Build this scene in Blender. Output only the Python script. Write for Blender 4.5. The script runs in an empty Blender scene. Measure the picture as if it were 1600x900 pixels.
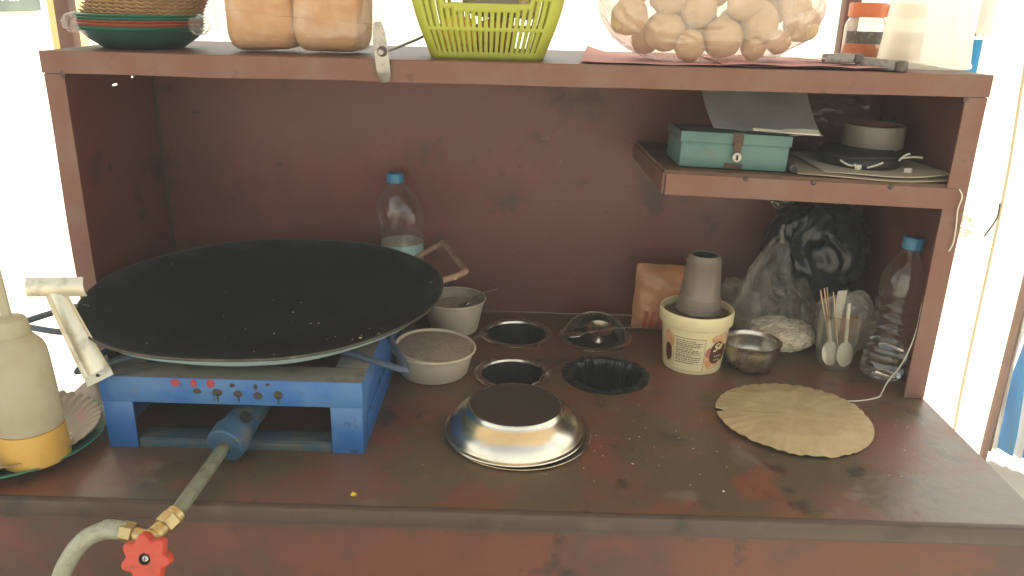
import bpy, bmesh, math, random
from mathutils import Vector, Matrix, noise
S = bpy.context.scene
COL = S.collection
R = math.radians
PI = math.pi
random.seed(7)

# ------------------------------------------------------------------ camera
cam_d = bpy.data.cameras.new('camera'); cam = bpy.data.objects.new('camera', cam_d); COL.objects.link(cam)
cam_d.sensor_width = 36; cam_d.lens = 1271.85 / 1600 * 36; cam_d.clip_start = .02; cam_d.clip_end = 1000
yaw, pitch, roll = -0.006568, 0.340341, 0.025511
f = Vector((math.sin(yaw)*math.cos(pitch), math.cos(yaw)*math.cos(pitch), -math.sin(pitch)))
r0 = Vector((math.cos(yaw), -math.sin(yaw), 0)); u0 = r0.cross(f)
rr = r0*math.cos(roll) + u0*math.sin(roll); uu = -r0*math.sin(roll) + u0*math.cos(roll)
M3 = Matrix((rr, uu, -f)).transposed()
cam.matrix_world = Matrix.Translation((0.01243, -1.19364, 0.59304)) @ M3.to_4x4()
S.camera = cam

# ------------------------------------------------------------------ light
SUN_EL, SUN_AZ = R(58), R(42)            # azimuth from +y (behind the cart) towards +x (right)
W_ = bpy.data.worlds.new('World'); S.world = W_; W_.use_nodes = True
wn = W_.node_tree.nodes; wl = W_.node_tree.links
bg = wn['Background']; sky = wn.new('ShaderNodeTexSky'); sky.sky_type = 'NISHITA'; sky.sun_disc = False
sky.sun_elevation = SUN_EL; sky.sun_rotation = SUN_AZ; sky.dust_density = 1.5; sky.air_density = 1.0; sky.ozone_density = 1.0
hs_ = wn.new('ShaderNodeHueSaturation'); hs_.inputs['Saturation'].default_value = .5; wl.new(sky.outputs[0], hs_.inputs['Color']); wm_ = wn.new('ShaderNodeMix'); wm_.data_type = 'RGBA'; wm_.blend_type = 'MULTIPLY'; wm_.inputs['Factor'].default_value = 1; wm_.inputs['B'].default_value = (1.0, .94, .77, 1); wl.new(hs_.outputs[0], wm_.inputs['A']); wl.new(wm_.outputs['Result'], bg.inputs[0]); bg.inputs[1].default_value = .13
sd = bpy.data.lights.new('sun', 'SUN'); sun = bpy.data.objects.new('sun', sd); COL.objects.link(sun)
sd.energy = 4.5; sd.angle = R(.5); sd.color = (1, .93, .80)
sv = Vector((math.sin(SUN_AZ)*math.cos(SUN_EL), math.cos(SUN_AZ)*math.cos(SUN_EL), math.sin(SUN_EL)))
sun.rotation_euler = sv.to_track_quat('Z', 'Y').to_euler()
S.view_settings.view_transform = 'Standard'; S.view_settings.look = 'None'; S.view_settings.gamma = 1
S.view_settings.exposure = 1.97
S.cycles.max_bounces = 14; S.cycles.transparent_max_bounces = 24; S.cycles.transmission_bounces = 10
S.cycles.diffuse_bounces = 5

# ------------------------------------------------------------------ materials
def srgb(r, g, b):
    def c(x):
        x /= 255.
        return x/12.92 if x <= .04045 else ((x+.055)/1.055)**2.4
    return (c(r), c(g), c(b), 1)
def V4(c): return (*c[:3], 1)
MATS = {}
def mat(name, col, rough=.5, metal=0, layers=(), bump=0, bscale=60, spec=.5, trans=0, ior=1.45, sss=0, emit=None, rvar=0, translucent=0, coat=0, stretch=None, radial=()):
    """layers: (colour, scale, lo, hi, detail, strength[, rough]) patches of another colour by noise"""
    if name in MATS: return MATS[name]
    m = bpy.data.materials.new(name); m.use_nodes = True; MATS[name] = m
    nt = m.node_tree; N = nt.nodes; L = nt.links
    b = N['Principled BSDF']
    b.inputs['Base Color'].default_value = V4(col); b.inputs['Roughness'].default_value = rough
    b.inputs['Metallic'].default_value = metal; b.inputs['IOR'].default_value = ior
    b.inputs['Specular IOR Level'].default_value = spec
    b.inputs['Transmission Weight'].default_value = trans
    b.inputs['Coat Weight'].default_value = coat
    if sss:
        b.inputs['Subsurface Weight'].default_value = sss; b.inputs['Subsurface Radius'].default_value = (.012, .007, .004); b.inputs['Subsurface Scale'].default_value = 1
    tc = N.new('ShaderNodeTexCoord'); src = tc.outputs['Object']
    if stretch:
        mp = N.new('ShaderNodeMapping'); mp.inputs['Scale'].default_value = stretch; L.new(src, mp.inputs[0]); src = mp.outputs[0]
    cur = None; rc = None
    for i, ly in enumerate(layers):
        c2, sc, lo, hi, det, st = ly[:6]
        n = N.new('ShaderNodeTexNoise'); n.noise_dimensions = '4D'; n.inputs['W'].default_value = i*3.7+1
        n.inputs['Scale'].default_value = sc; n.inputs['Detail'].default_value = det; n.inputs['Roughness'].default_value = .62
        L.new(src, n.inputs['Vector'])
        mr = N.new('ShaderNodeMapRange'); mr.inputs['From Min'].default_value = lo; mr.inputs['From Max'].default_value = hi
        mr.inputs['To Max'].default_value = st; L.new(n.outputs[0], mr.inputs[0])
        mx = N.new('ShaderNodeMix'); mx.data_type = 'RGBA'; mx.inputs['A'].default_value = V4(col); mx.inputs['B'].default_value = V4(c2)
        if cur: L.new(cur, mx.inputs['A'])
        L.new(mr.outputs[0], mx.inputs['Factor']); cur = mx.outputs['Result']
        if len(ly) > 6:
            m2 = N.new('ShaderNodeMix'); m2.inputs['A'].default_value = rough; m2.inputs['B'].default_value = ly[6]
            if rc: L.new(rc, m2.inputs['A'])
            L.new(mr.outputs[0], m2.inputs['Factor']); rc = m2.outputs['Result']
    for c2, ra, rb, st in radial:                     # worn ring, between radii, broken up by noise
        vm = N.new('ShaderNodeVectorMath'); vm.operation = 'LENGTH'; L.new(src, vm.inputs[0])
        n = N.new('ShaderNodeTexNoise'); n.inputs['Scale'].default_value = 17; n.inputs['Detail'].default_value = 8; L.new(src, n.inputs['Vector'])
        a1 = N.new('ShaderNodeMath'); a1.operation = 'MULTIPLY_ADD'; a1.inputs[1].default_value = .12; a1.inputs[2].default_value = -.06; L.new(n.outputs[0], a1.inputs[0])
        a2 = N.new('ShaderNodeMath'); L.new(a1.outputs[0], a2.inputs[0]); L.new(vm.outputs['Value'], a2.inputs[1])
        mr = N.new('ShaderNodeMapRange'); mr.inputs['From Min'].default_value = ra; mr.inputs['From Max'].default_value = rb; mr.inputs['To Max'].default_value = st; L.new(a2.outputs[0], mr.inputs[0])
        mx = N.new('ShaderNodeMix'); mx.data_type = 'RGBA'; mx.inputs['A'].default_value = V4(col); mx.inputs['B'].default_value = V4(c2)
        if cur: L.new(cur, mx.inputs['A'])
        L.new(mr.outputs[0], mx.inputs['Factor']); cur = mx.outputs['Result']
    if cur: L.new(cur, b.inputs['Base Color'])
    if rc: L.new(rc, b.inputs['Roughness'])
    if bump:
        n = N.new('ShaderNodeTexNoise'); n.inputs['Scale'].default_value = bscale; n.inputs['Detail'].default_value = 5
        L.new(src, n.inputs['Vector'])
        bp = N.new('ShaderNodeBump'); bp.inputs['Strength'].default_value = bump; bp.inputs['Distance'].default_value = .003
        L.new(n.outputs[0], bp.inputs['Height']); L.new(bp.outputs[0], b.inputs['Normal'])
    if translucent:
        tr = N.new('ShaderNodeBsdfTranslucent'); tr.inputs[0].default_value = V4(col)
        if cur: L.new(cur, tr.inputs[0])
        ms = N.new('ShaderNodeMixShader'); ms.inputs[0].default_value = translucent
        L.new(b.outputs[0], ms.inputs[1]); L.new(tr.outputs[0], ms.inputs[2]); L.new(ms.outputs[0], N['Material Output'].inputs[0])
    return m
def film(name, col=(1, 1, 1), base=.06, edge=.5, rough=.12, wr=.35, wscale=40, body=.35, tint=(.97, .97, .97), stretch=None):
    """thin clear plastic: mostly see-through, shinier at glancing angles and along wrinkles"""
    if name in MATS: return MATS[name]
    m = bpy.data.materials.new(name); m.use_nodes = True; MATS[name] = m
    N = m.node_tree.nodes; L = m.node_tree.links; b = N['Principled BSDF']
    b.inputs['Base Color'].default_value = V4(col); b.inputs['Roughness'].default_value = rough; b.inputs['Specular IOR Level'].default_value = .6
    t = N.new('ShaderNodeBsdfTransparent'); t.inputs[0].default_value = V4(tint)
    lw = N.new('ShaderNodeLayerWeight'); lw.inputs[0].default_value = .35
    n = N.new('ShaderNodeTexNoise'); n.inputs['Scale'].default_value = wscale; n.inputs['Detail'].default_value = 6; n.inputs['Distortion'].default_value = .8
    tc = N.new('ShaderNodeTexCoord'); src = tc.outputs['Object']
    if stretch:
        mp = N.new('ShaderNodeMapping'); mp.inputs['Scale'].default_value = stretch; L.new(src, mp.inputs[0]); src = mp.outputs[0]
    L.new(src, n.inputs['Vector'])
    mr = N.new('ShaderNodeMapRange'); mr.inputs['From Min'].default_value = .52; mr.inputs['From Max'].default_value = .72; mr.inputs['To Max'].default_value = wr
    L.new(n.outputs[0], mr.inputs[0])
    ma = N.new('ShaderNodeMath'); ma.operation = 'MULTIPLY_ADD'; ma.inputs[1].default_value = edge; ma.inputs[2].default_value = base
    L.new(lw.outputs['Facing'], ma.inputs[0])
    ad = N.new('ShaderNodeMath'); ad.operation = 'ADD'; ad.use_clamp = True; L.new(ma.outputs[0], ad.inputs[0]); L.new(mr.outputs[0], ad.inputs[1])
    bp = N.new('ShaderNodeBump'); bp.inputs['Strength'].default_value = .5; bp.inputs['Distance'].default_value = .004
    L.new(n.outputs[0], bp.inputs['Height']); L.new(bp.outputs[0], b.inputs['Normal'])
    gl = N.new('ShaderNodeBsdfGlossy'); gl.inputs['Roughness'].default_value = rough; L.new(bp.outputs[0], gl.inputs['Normal'])
    tl = N.new('ShaderNodeBsdfTranslucent'); tl.inputs[0].default_value = V4(col)
    b.inputs['Specular IOR Level'].default_value = .3
    m0 = N.new('ShaderNodeMixShader'); m0.inputs[0].default_value = .5; L.new(b.outputs[0], m0.inputs[1]); L.new(tl.outputs[0], m0.inputs[2])
    m1 = N.new('ShaderNodeMixShader'); m1.inputs[0].default_value = body; L.new(gl.outputs[0], m1.inputs[1]); L.new(m0.outputs[0], m1.inputs[2])
    ms = N.new('ShaderNodeMixShader'); L.new(ad.outputs[0], ms.inputs[0]); L.new(t.outputs[0], ms.inputs[1]); L.new(m1.outputs[0], ms.inputs[2])
    L.new(ms.outputs[0], N['Material Output'].inputs[0])
    return m

DUST = (.16, .125, .095)
m_ctr = mat('counter_paint', (.135, .056, .033), .44, 0, [((.088, .067, .040), 6, .44, .55, 9, .92, .34), ((.18, .052, .031), 8, .555, .62, 8, .75), ((.026, .022, .018), 15, .575, .635, 8, .75, .32), ((.17, .13, .095), 13, .585, .66, 9, .5, .62), ((.02, .016, .014), 55, .64, .70, 5, .7), ((.2, .16, .12), 120, .69, .75, 3, .45)], bump=.25, bscale=45, spec=.8)
m_cart = mat('brown_paint', (.105, .048, .040), .5, 0, [((.065, .043, .038), 5, .42, .58, 5, .8), ((.15, .062, .045), 9, .56, .68, 6, .6), ((.02, .016, .014), 26, .62, .74, 6, .7)], bump=.08, bscale=30)
m_back = mat('back_panel_paint', (.138, .041, .034), .40, 0, [((.135, .078, .07), 2.6, .46, .64, 7, .5, .55), ((.18, .048, .040), 6, .545, .63, 8, .6), ((.042, .028, .027), 8, .56, .635, 9, .7, .5), ((.02, .015, .015), 30, .645, .70, 6, .75), ((.23, .17, .15), 44, .67, .72, 6, .4)], bump=.1, bscale=9)
m_frame = mat('frame_paint', (.155, .066, .046), .5, 0, [((.165, .108, .08), 12, .46, .62, 8, .6), ((.16, .052, .038), 9, .54, .66, 7, .6), ((.04, .027, .02), 32, .62, .70, 7, .6), ((.25, .18, .14), 60, .68, .75, 4, .4)], bump=.2, bscale=80)
m_front = mat('front_panel_paint', (.105, .031, .017), .5, 0, [((.05, .030, .022), 5, .45, .54, 8, .85), ((.118, .036, .020), 4, .51, .60, 8, .7), ((.02, .015, .012), 16, .585, .655, 9, .8), ((.17, .12, .09), 40, .67, .73, 6, .4)], bump=.12, bscale=30)
m_lip = mat('lip_paint', (.058, .036, .027), .5, 0, [((.12, .082, .06), 24, .56, .70, 8, .4), ((.018, .014, .012), 12, .56, .65, 8, .8)], bump=.18, bscale=60)
m_wood = mat('worn_plywood_edge', (.13, .075, .05), .7, 0, [((.05, .035, .025), 22, .5, .65, 6, .8)], bump=.3, bscale=90)
m_blue = mat('stove_blue_paint', (.024, .112, .33), .40, 0, [((.06, .16, .33), 9, .47, .56, 8, .7), ((.022, .04, .07), 24, .595, .65, 8, .85, .6), ((.16, .14, .115), 50, .635, .68, 6, .75, .7), ((.10, .05, .03), 70, .67, .71, 4, .8)], bump=.14, bscale=70)
m_bluedust = mat('stove_top_dusty', (.19, .17, .14), .75, 0, [((.06, .09, .13), 16, .55, .68, 6, .7), ((.05, .045, .04), 26, .55, .7, 6, .8)], bump=.2, bscale=90)
m_pipe = mat('burner_pipe_paint', (.03, .075, .115), .55, 0, [((.1, .09, .07), 30, .48, .62, 6, .8)], bump=.2, bscale=120)
m_pipeend = mat('burner_collar_paint', (.025, .075, .14), .5, 0, [((.10, .095, .08), 40, .48, .62, 7, .8), ((.02, .03, .04), 60, .6, .7, 5, .8)], bump=.15, bscale=120)
m_tawa = mat('seasoned_iron', (.011, .0145, .017), .72, 0, [((.014, .018, .021), 7, .44, .6, 7, .9, .65), ((.0055, .0065, .008), 4, .5, .62, 5, .8, .5), ((.045, .044, .04), 26, .68, .78, 8, .4, .75)], bump=.16, bscale=120, spec=.1, radial=[((.045, .046, .043), .296, .33, .8)])
m_tawarim = mat('iron_rim_worn', (.05, .047, .042), .55, .3, [((.12, .11, .09), 40, .5, .65, 5, .8), ((.012, .012, .012), 30, .55, .7, 5, .8)], bump=.2, bscale=160)
m_tawabot = mat('pan_underside_reflection', (.30, .42, .42), .5, .1, [((.03, .04, .04), 20, .55, .72, 6, .8)], bump=.1, bscale=90)  # teal imitates the blue stove's reflection; dark patches are grime
m_iron = mat('rusty_rod', (.24, .15, .11), .6, .1, [((.36, .22, .16), 60, .5, .62, 4, .8), ((.04, .04, .04), 30, .55, .7, 4, .8)], bump=.2, bscale=200)
m_greyrod = mat('grey_blue_rod', (.06, .09, .14), .5, .1, [((.12, .11, .1), 60, .5, .65, 5, .7)], bump=.1, bscale=150)
m_steel = mat('stainless_steel', (.66, .61, .51), .23, 1, [((.42, .39, .33), 18, .45, .7, 5, .6, .3)], bump=.015, bscale=60)
m_steelw = mat('worn_steel', (.56, .52, .44), .27, 1, [((.2, .17, .13), 24, .52, .7, 6, .7, .5)], bump=.04, bscale=90)
m_welldark = mat('shaded_greasy_steel_inside', (.10, .10, .095), .35, .8, [((.03, .028, .024), 20, .45, .65, 5, .8, .6)])  # shade of the deep insides put into the steel colour, plus grease patches
m_grime_reflect = mat('dark_grime_and_reflection', (.045, .036, .030), .55, .2, [((.03, .024, .02), 10, .45, .65, 5, .7)], bump=.06, bscale=140)  # grime elsewhere; on the upturned bowl it paints a dark reflection
m_blkpl = mat('black_polythene', (.009, .012, .014), .28, 0, [((.018, .021, .023), 12, .5, .7, 4, .6)], bump=.25, bscale=28)
m_spat = mat('spatula_steel', (.66, .62, .50), .42, .8, [((.28, .25, .19), 30, .5, .68, 6, .7, .5)], bump=.06, bscale=80)
m_brass = mat('brass', (.44, .34, .17), .38, 1, [((.3, .22, .1), 90, .5, .68, 5, .7, .5)], bump=.05, bscale=150)
m_red = mat('red_plastic', (.46, .055, .028), .45, 0, [((.34, .042, .022), 50, .5, .66, 5, .7), ((.12, .04, .025), 90, .6, .7, 5, .6)], bump=.05, bscale=200)
m_screw = mat('screw_metal', (.5, .5, .47), .35, 1)
m_dark = mat('dark_cavity', (.012, .011, .01), .7)
m_hose = mat('braided_hose_rubber', (.17, .18, .13), .42, .15, [((.08, .085, .06), 60, .48, .66, 5, .8), ((.35, .36, .3), 120, .62, .72, 3, .6)], bump=.3, bscale=420)
m_hosepl = mat('clear_hose_steel_braid', (.30, .31, .24), .32, .3, [((.20, .21, .16), 130, .48, .62, 3, .6)], bump=.45, bscale=500)
m_white = mat('old_white_plastic', (.56, .48, .37), .45, 0, [((.42, .36, .28), 14, .5, .7, 5, .5), ((.25, .2, .15), 60, .7, .78, 5, .6)], bump=.03, bscale=60)
m_powder = mat('spice_dusted_lid', (.36, .29, .22), .8, 0, [((.26, .2, .15), 30, .48, .65, 6, .7), ((.07, .055, .04), 190, .585, .64, 3, .85)], bump=.4, bscale=260)
m_insidew = mat('dusty_white_inside', (.36, .31, .25), .7, 0, [((.24, .2, .16), 26, .5, .68, 6, .7)], bump=.2, bscale=120)
m_cream = mat('cream_plastic', (.72, .62, .36), .38, 0, [((.6, .5, .28), 20, .5, .7, 4, .4)])
m_label = mat('label_paper', (.66, .57, .35), .5)
m_ink = mat('brown_ink', (.12, .07, .045), .6)
m_choc = mat('chocolate_print', (.085, .024, .018), .45)
m_cara = mat('caramel_print', (.6, .3, .14), .45, 0, [((.7, .45, .25), 60, .45, .6, 3, .8)])
m_pinkp = mat('pink_print', (.45, .16, .12), .45)
m_cup = mat('grey_translucent_cup', (.23, .18, .135), .22, 0, [((.18, .15, .115), 20, .45, .65, 4, .7)], translucent=.12)
m_kraft = mat('kraft_paper', (.42, .325, .185), .75, 0, [((.34, .255, .14), 30, .45, .66, 8, .7), ((.24, .17, .09), 80, .66, .76, 5, .4)], bump=.3, bscale=90)
m_kraftd = mat('kraft_bowl_paper', (.38, .24, .12), .7, 0, [((.26, .16, .08), 30, .5, .68, 5, .7)], translucent=.2)
m_silverp = mat('silver_paper_plate', (.22, .165, .10), .5, 0, [((.25, .19, .12), 40, .48, .62, 6, .8), ((.40, .12, .09), 22, .62, .68, 3, .7)], bump=.3, bscale=120)
m_teal = mat('green_plastic_plate', (.035, .17, .12), .4, 0, [((.05, .2, .14), 20, .45, .65, 3, .6)])
m_dkteal = mat('dark_teal_plastic_plate', (.03, .09, .09), .4)
m_orp = mat('orange_red_plastic_plate', (.36, .10, .06), .4)
m_box = mat('teal_painted_tin', (.080, .165, .148), .5, 0, [((.055, .115, .105), 14, .5, .6, 8, .75), ((.13, .13, .11), 34, .6, .67, 6, .7), ((.04, .05, .045), 60, .66, .76, 6, .8)], bump=.08, bscale=70)
m_boxtop = mat('teal_tin_dusty_top', (.07, .10, .09), .65, 0, [((.10, .095, .08), 14, .48, .64, 5, .8)], bump=.1, bscale=80)
m_rust = mat('rusty_latch', (.085, .05, .035), .65, .3, [((.04, .03, .025), 60, .5, .65, 5, .8)], bump=.3, bscale=200)
m_paper = mat('grey_white_paper', (.38, .37, .35), .7, 0, [((.24, .235, .225), 6, .45, .65, 4, .6)], bump=.08, bscale=20)
m_strip = mat('ivory_plastic', (.6, .56, .45), .5)
m_card = mat('brown_cardboard', (.30, .25, .19), .75, 0, [((.22, .18, .13), 10, .48, .66, 5, .7)], bump=.15, bscale=60)
m_news = mat('newsprint', (.40, .36, .29), .8, 0, [((.33, .29, .23), 30, .5, .6, 4, .5)])
m_tape = mat('brown_tape_roll', (.19, .165, .13), .4, 0, [((.15, .13, .10), 8, .48, .62, 3, .6)])
m_tapein = mat('reddish_core', (.2, .07, .055), .7)
m_cable = mat('black_cable', (.018, .018, .019), .5, 0, bump=.1, bscale=200)
m_string = mat('white_string', (.6, .57, .48), .8)
m_orange = mat('orange_packet_foil', (.40, .185, .085), .34, 0, [((.62, .3, .14), 14, .48, .66, 5, .7), ((.38, .14, .05), 30, .56, .7, 6, .6)], bump=.35, bscale=50)
m_packred = mat('packet_red_print', (.42, .09, .06), .45, 0, bump=.3, bscale=60)
m_puff = mat('puffed_white_snack', (.72, .64, .50), .8, 0, [((.5, .4, .27), 40, .48, .66, 5, .7)], bump=.6, bscale=90)
m_stick = mat('wooden_stick', (.6, .43, .26), .6, 0, [((.48, .33, .19), 40, .5, .66, 4, .6)], stretch=(4, 4, .5))
m_spoon = mat('ivory_plastic_spoon', (.7, .64, .48), .4)
m_cap = mat('blue_bottle_cap', (.05, .19, .32), .4)
m_milk = mat('milky_blue_liquid', (.33, .55, .56), .4, 0, [((.4, .6, .6), 12, .45, .65, 2, .5)])
m_milkt = mat('milky_surface', (.48, .46, .38), .4)
m_bread = mat('bread_crust', (.50, .28, .14), .7, 0, [((.57, .36, .20), 16, .45, .62, 4, .8), ((.34, .15, .065), 9, .58, .72, 4, .6)], bump=.12, bscale=120, sss=.25)
m_puri = mat('fried_puri', (.54, .41, .23), .5, 0, [((.60, .49, .32), 26, .45, .62, 5, .8), ((.38, .22, .10), 40, .6, .76, 5, .5)], bump=.3, bscale=110, sss=.3)
m_basket = mat('lime_plastic', (.50, .54, .08), .42, translucent=.3)
m_yellow = mat('yellow_wrapper', (.85, .66, .05), .4, bump=.3, bscale=60, translucent=.3)
m_brownw = mat('brown_wrapper', (.30, .13, .05), .4, bump=.3, bscale=60)
m_pink = mat('pink_newspaper', (.52, .28, .29), .8, 0, [((.44, .22, .24), 30, .5, .62, 5, .6)], bump=.1, bscale=60)
m_jarlid = mat('orange_jar_lid', (.62, .17, .06), .4)
m_jarfill = mat('orange_powder_fill', (.62, .17, .03), .8, bump=.2, bscale=200)
m_jarlab = mat('jar_dark_label', (.10, .10, .09), .5, 0, [((.28, .27, .23), 120, .55, .65, 3, .7)])
m_milkjar = mat('milky_plastic_tub', (.86, .84, .76), .3, translucent=.75)
m_knifeh = mat('grey_knife_handle', (.24, .235, .22), .4, .3, [((.1, .1, .095), 200, .5, .6, 2, .6)])
m_knifee = mat('dark_knife_end', (.09, .078, .07), .5)
m_clip = mat('dull_steel_clip', (.36, .34, .31), .38, .8, [((.2, .19, .17), 90, .5, .66, 5, .7, .55)], bump=.06, bscale=200)
m_sauceb = mat('yellowed_squeeze_plastic', (.58, .54, .43), .35, 0, [((.50, .43, .28), 16, .5, .66, 4, .6), ((.24, .14, .05), 34, .63, .70, 6, .75)], translucent=.55)
m_sauce = mat('yellow_sauce', (.60, .36, .08), .35, 0, [((.52, .30, .06), 30, .5, .65, 4, .5)], translucent=.2)
m_crumb = mat('pale_crumbs', (.6, .52, .36), .8)
m_post = mat('canopy_post_paint', (.17, .085, .06), .55, 0, [((.1, .055, .04), 10, .5, .66, 5, .7)])
m_tarp = mat('cream_tarpaulin', (.72, .64, .50), .6, translucent=.35)
m_ground = mat('dry_pale_ground', (.46, .42, .35), .9, 0, [((.38, .34, .28), 1.4, .45, .65, 8, .7), ((.55, .52, .46), .3, .5, .7, 4, .6)], bump=.2, bscale=20)
m_wall = mat('whitewash', (.8, .78, .72), .8, 0, [((.7, .66, .57), 2, .55, .7, 6, .4)], bump=.1, bscale=20)
m_ywall = mat('yellow_distemper', (.52, .38, .16), .75, 0, [((.46, .32, .12), 3, .5, .68, 5, .6)], bump=.1, bscale=30)
m_signb = mat('sign_dark_print', (.05, .085, .075), .5, 0, [((.16, .22, .19), 3, .45, .65, 2, .8)])
m_signw = mat('sign_white_print', (.8, .8, .75), .5)
m_clothb = mat('cloth_blue', (.03, .32, .62), .7, translucent=.3); m_clothw = mat('cloth_white', (.8, .8, .78), .7, translucent=.3)
m_clothbr = mat('cloth_brown', (.13, .055, .03), .7); m_clothy = mat('cloth_yellow', (.8, .42, .08), .7)
m_rope = mat('jute_rope', (.5, .45, .3), .9)
m_leaf = mat('leaf_green', (.26, .36, .12), .5, translucent=.3)
m_stem = mat('plant_stem', (.12, .12, .04), .7)
f_bag = film('clear_bag_film', (.62, .58, .46), .17, .24, .25, .2, 9, .86)
f_bag2 = film('puri_bag_film', (.86, .72, .66), .26, .34, .16, .40, 9, .7, (.98, .95, .95))
f_bread = film('bread_bag_film', (.95, .92, .86), .02, .22, .2, .28, 16, .6)
f_bottle = film('bottle_plastic', (.7, .68, .6), .05, .6, .08, .06, 20, .22)
f_glass = film('tumbler_plastic', (.7, .67, .58), .08, .5, .12, .05, 30, .5)
f_jar = film('jar_plastic', (.9, .88, .8), .22, .5, .15, .05, 30, .6)
f_green = film('greenish_film', (.45, .55, .48), .12, .3, .3, .4, 30, .35)
f_smoke = film('smoky_film', (.35, .36, .36), .06, .22, .25, .25, 9, .5)
m_water = mat('water', (.95, .97, .96), .03, trans=1, ior=1.33)

# ------------------------------------------------------------------ helpers
def obj(name, bm, material, parent=None, smooth=True, loc=None, rot=None, angle=40, kind=None):
    bmesh.ops.recalc_face_normals(bm, faces=bm.faces[:])
    me = bpy.data.meshes.new(name); bm.to_mesh(me); bm.free()
    for m in (material if isinstance(material, (list, tuple)) else [material]): me.materials.append(m)
    if smooth:
        for p in me.polygons: p.use_smooth = True
        try: me.set_sharp_from_angle(angle=R(angle))
        except Exception: pass
    o = bpy.data.objects.new(name, me); COL.objects.link(o)
    if parent: o.parent = parent
    if loc: o.location = loc
    if rot: o.rotation_euler = rot
    if kind: o['kind'] = kind
    return o
def tag(o, label, cat, group=None, kind=None):
    o['label'] = label; o['category'] = cat
    if group: o['group'] = group
    if kind: o['kind'] = kind
    return o
def thing(name, label, cat, loc=(0, 0, 0), rot=(0, 0, 0), group=None):
    o = bpy.data.objects.new(name, None); COL.objects.link(o); o.empty_display_size = .02
    o.location = loc; o.rotation_euler = rot
    return tag(o, label, cat, group)
def copy_tree(o, parent=None):
    c = o.copy(); COL.objects.link(c)
    if parent: c.parent = parent
    for ch in o.children: copy_tree(ch, c)
    return c
def B(): return bmesh.new()
def box(bm, x0, x1, y0, y1, z0, z1, bev=0, seg=2):
    b = bmesh.new()
    bmesh.ops.create_cube(b, size=1)
    for v in b.verts: v.co = Vector(((x0+x1)/2+v.co.x*(x1-x0), (y0+y1)/2+v.co.y*(y1-y0), (z0+z1)/2+v.co.z*(z1-z0)))
    if bev: bmesh.ops.bevel(b, geom=b.edges[:], offset=bev, segments=seg, affect='EDGES', profile=.5)
    merge(bm, b); return bm
def merge(bm, b, M=None):
    if M is not None: b.transform(M)
    me = bpy.data.meshes.new('tmp'); b.to_mesh(me); b.free(); bm.from_mesh(me); bpy.data.meshes.remove(me)
def lathe(bm, prof, n=48, fn=None, M=None):
    b = bmesh.new(); rings = []
    for r, z in prof:
        if r < 1e-6: rings.append([b.verts.new((0, 0, z))])
        else:
            ring = []
            for i in range(n):
                a = 2*PI*i/n; rad, zz = (fn(a, r, z) if fn else (r, z))
                ring.append(b.verts.new((rad*math.cos(a), rad*math.sin(a), zz)))
            rings.append(ring)
    for p, q in zip(rings, rings[1:]):
        if len(p) == 1 and len(q) == 1: continue
        for i in range(n):
            j = (i+1) % n
            if len(p) == 1: b.faces.new((p[0], q[i], q[j]))
            elif len(q) == 1: b.faces.new((p[i], p[j], q[0]))
            else: b.faces.new((p[i], p[j], q[j], q[i]))
    merge(bm, b, M); return bm
def tube(bm, pts, r, n=10, caps=True, closed=False, flat=1.0):
    pts = [Vector(p) for p in pts]; b = bmesh.new(); rings = []
    up = Vector((0, 0, 1)); N = len(pts); prev = None
    for i, p in enumerate(pts):
        if closed: d = (pts[(i+1) % N]-pts[i-1]).normalized()
        else: d = (pts[min(i+1, N-1)]-pts[max(i-1, 0)]).normalized()
        if prev is None:
            a = d.cross(up);  a = a if a.length > .05 else d.cross(Vector((1, 0, 0)))
        else: a = prev - d*prev.dot(d)
        a.normalize(); prev = a; c = d.cross(a)
        rad = r[i] if isinstance(r, (list, tuple)) else r
        rings.append([b.verts.new(p+a*math.cos(2*PI*k/n)*rad+c*math.sin(2*PI*k/n)*rad*flat) for k in range(n)])
    seq = list(zip(rings, rings[1:]))
    if closed: seq.append((rings[-1], rings[0]))
    for p, q in seq:
        for k in range(n): b.faces.new((p[k], p[(k+1) % n], q[(k+1) % n], q[k]))
    if caps and not closed:
        b.faces.new(rings[0]); b.faces.new(rings[-1][::-1])
    merge(bm, b); return bm
def smoothpath(pts, k=6, closed=False):
    pts = [Vector(p) for p in pts]; out = []; N = len(pts)
    rng = range(N if closed else N-1)
    for i in rng:
        p0 = pts[(i-1) % N] if closed else pts[max(i-1, 0)]; p1 = pts[i]; p2 = pts[(i+1) % N]
        p3 = pts[(i+2) % N] if closed else pts[min(i+2, N-1)]
        for j in range(k):
            t = j/k; out.append(.5*((2*p1)+(p2-p0)*t+(2*p0-5*p1+4*p2-p3)*t*t+(3*p1-p0-3*p2+p3)*t**3))
    if not closed: out.append(pts[-1])
    return out
def sheet(bm, fn, nu, nv, thick=0, skip=None, closed_u=False):
    b = bmesh.new(); g = [[b.verts.new(fn(i/nu, j/nv)) for j in range(nv+1)] for i in range(nu if closed_u else nu+1)]
    for i in range(nu):
        i2 = (i+1) % nu if closed_u else i+1
        for j in range(nv):
            if skip and skip(i, j): continue
            b.faces.new((g[i][j], g[i2][j], g[i2][j+1], g[i][j+1]))
    bmesh.ops.recalc_face_normals(b, faces=b.faces[:])
    if thick: bmesh.ops.solidify(b, geom=b.faces[:], thickness=thick)
    loose = [v for v in b.verts if not v.link_faces]
    if loose: bmesh.ops.delete(b, geom=loose, context='VERTS')
    merge(bm, b); return bm
def rot_to(axis):
    return Vector(axis).to_track_quat('Z', 'Y').to_matrix().to_4x4()
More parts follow.
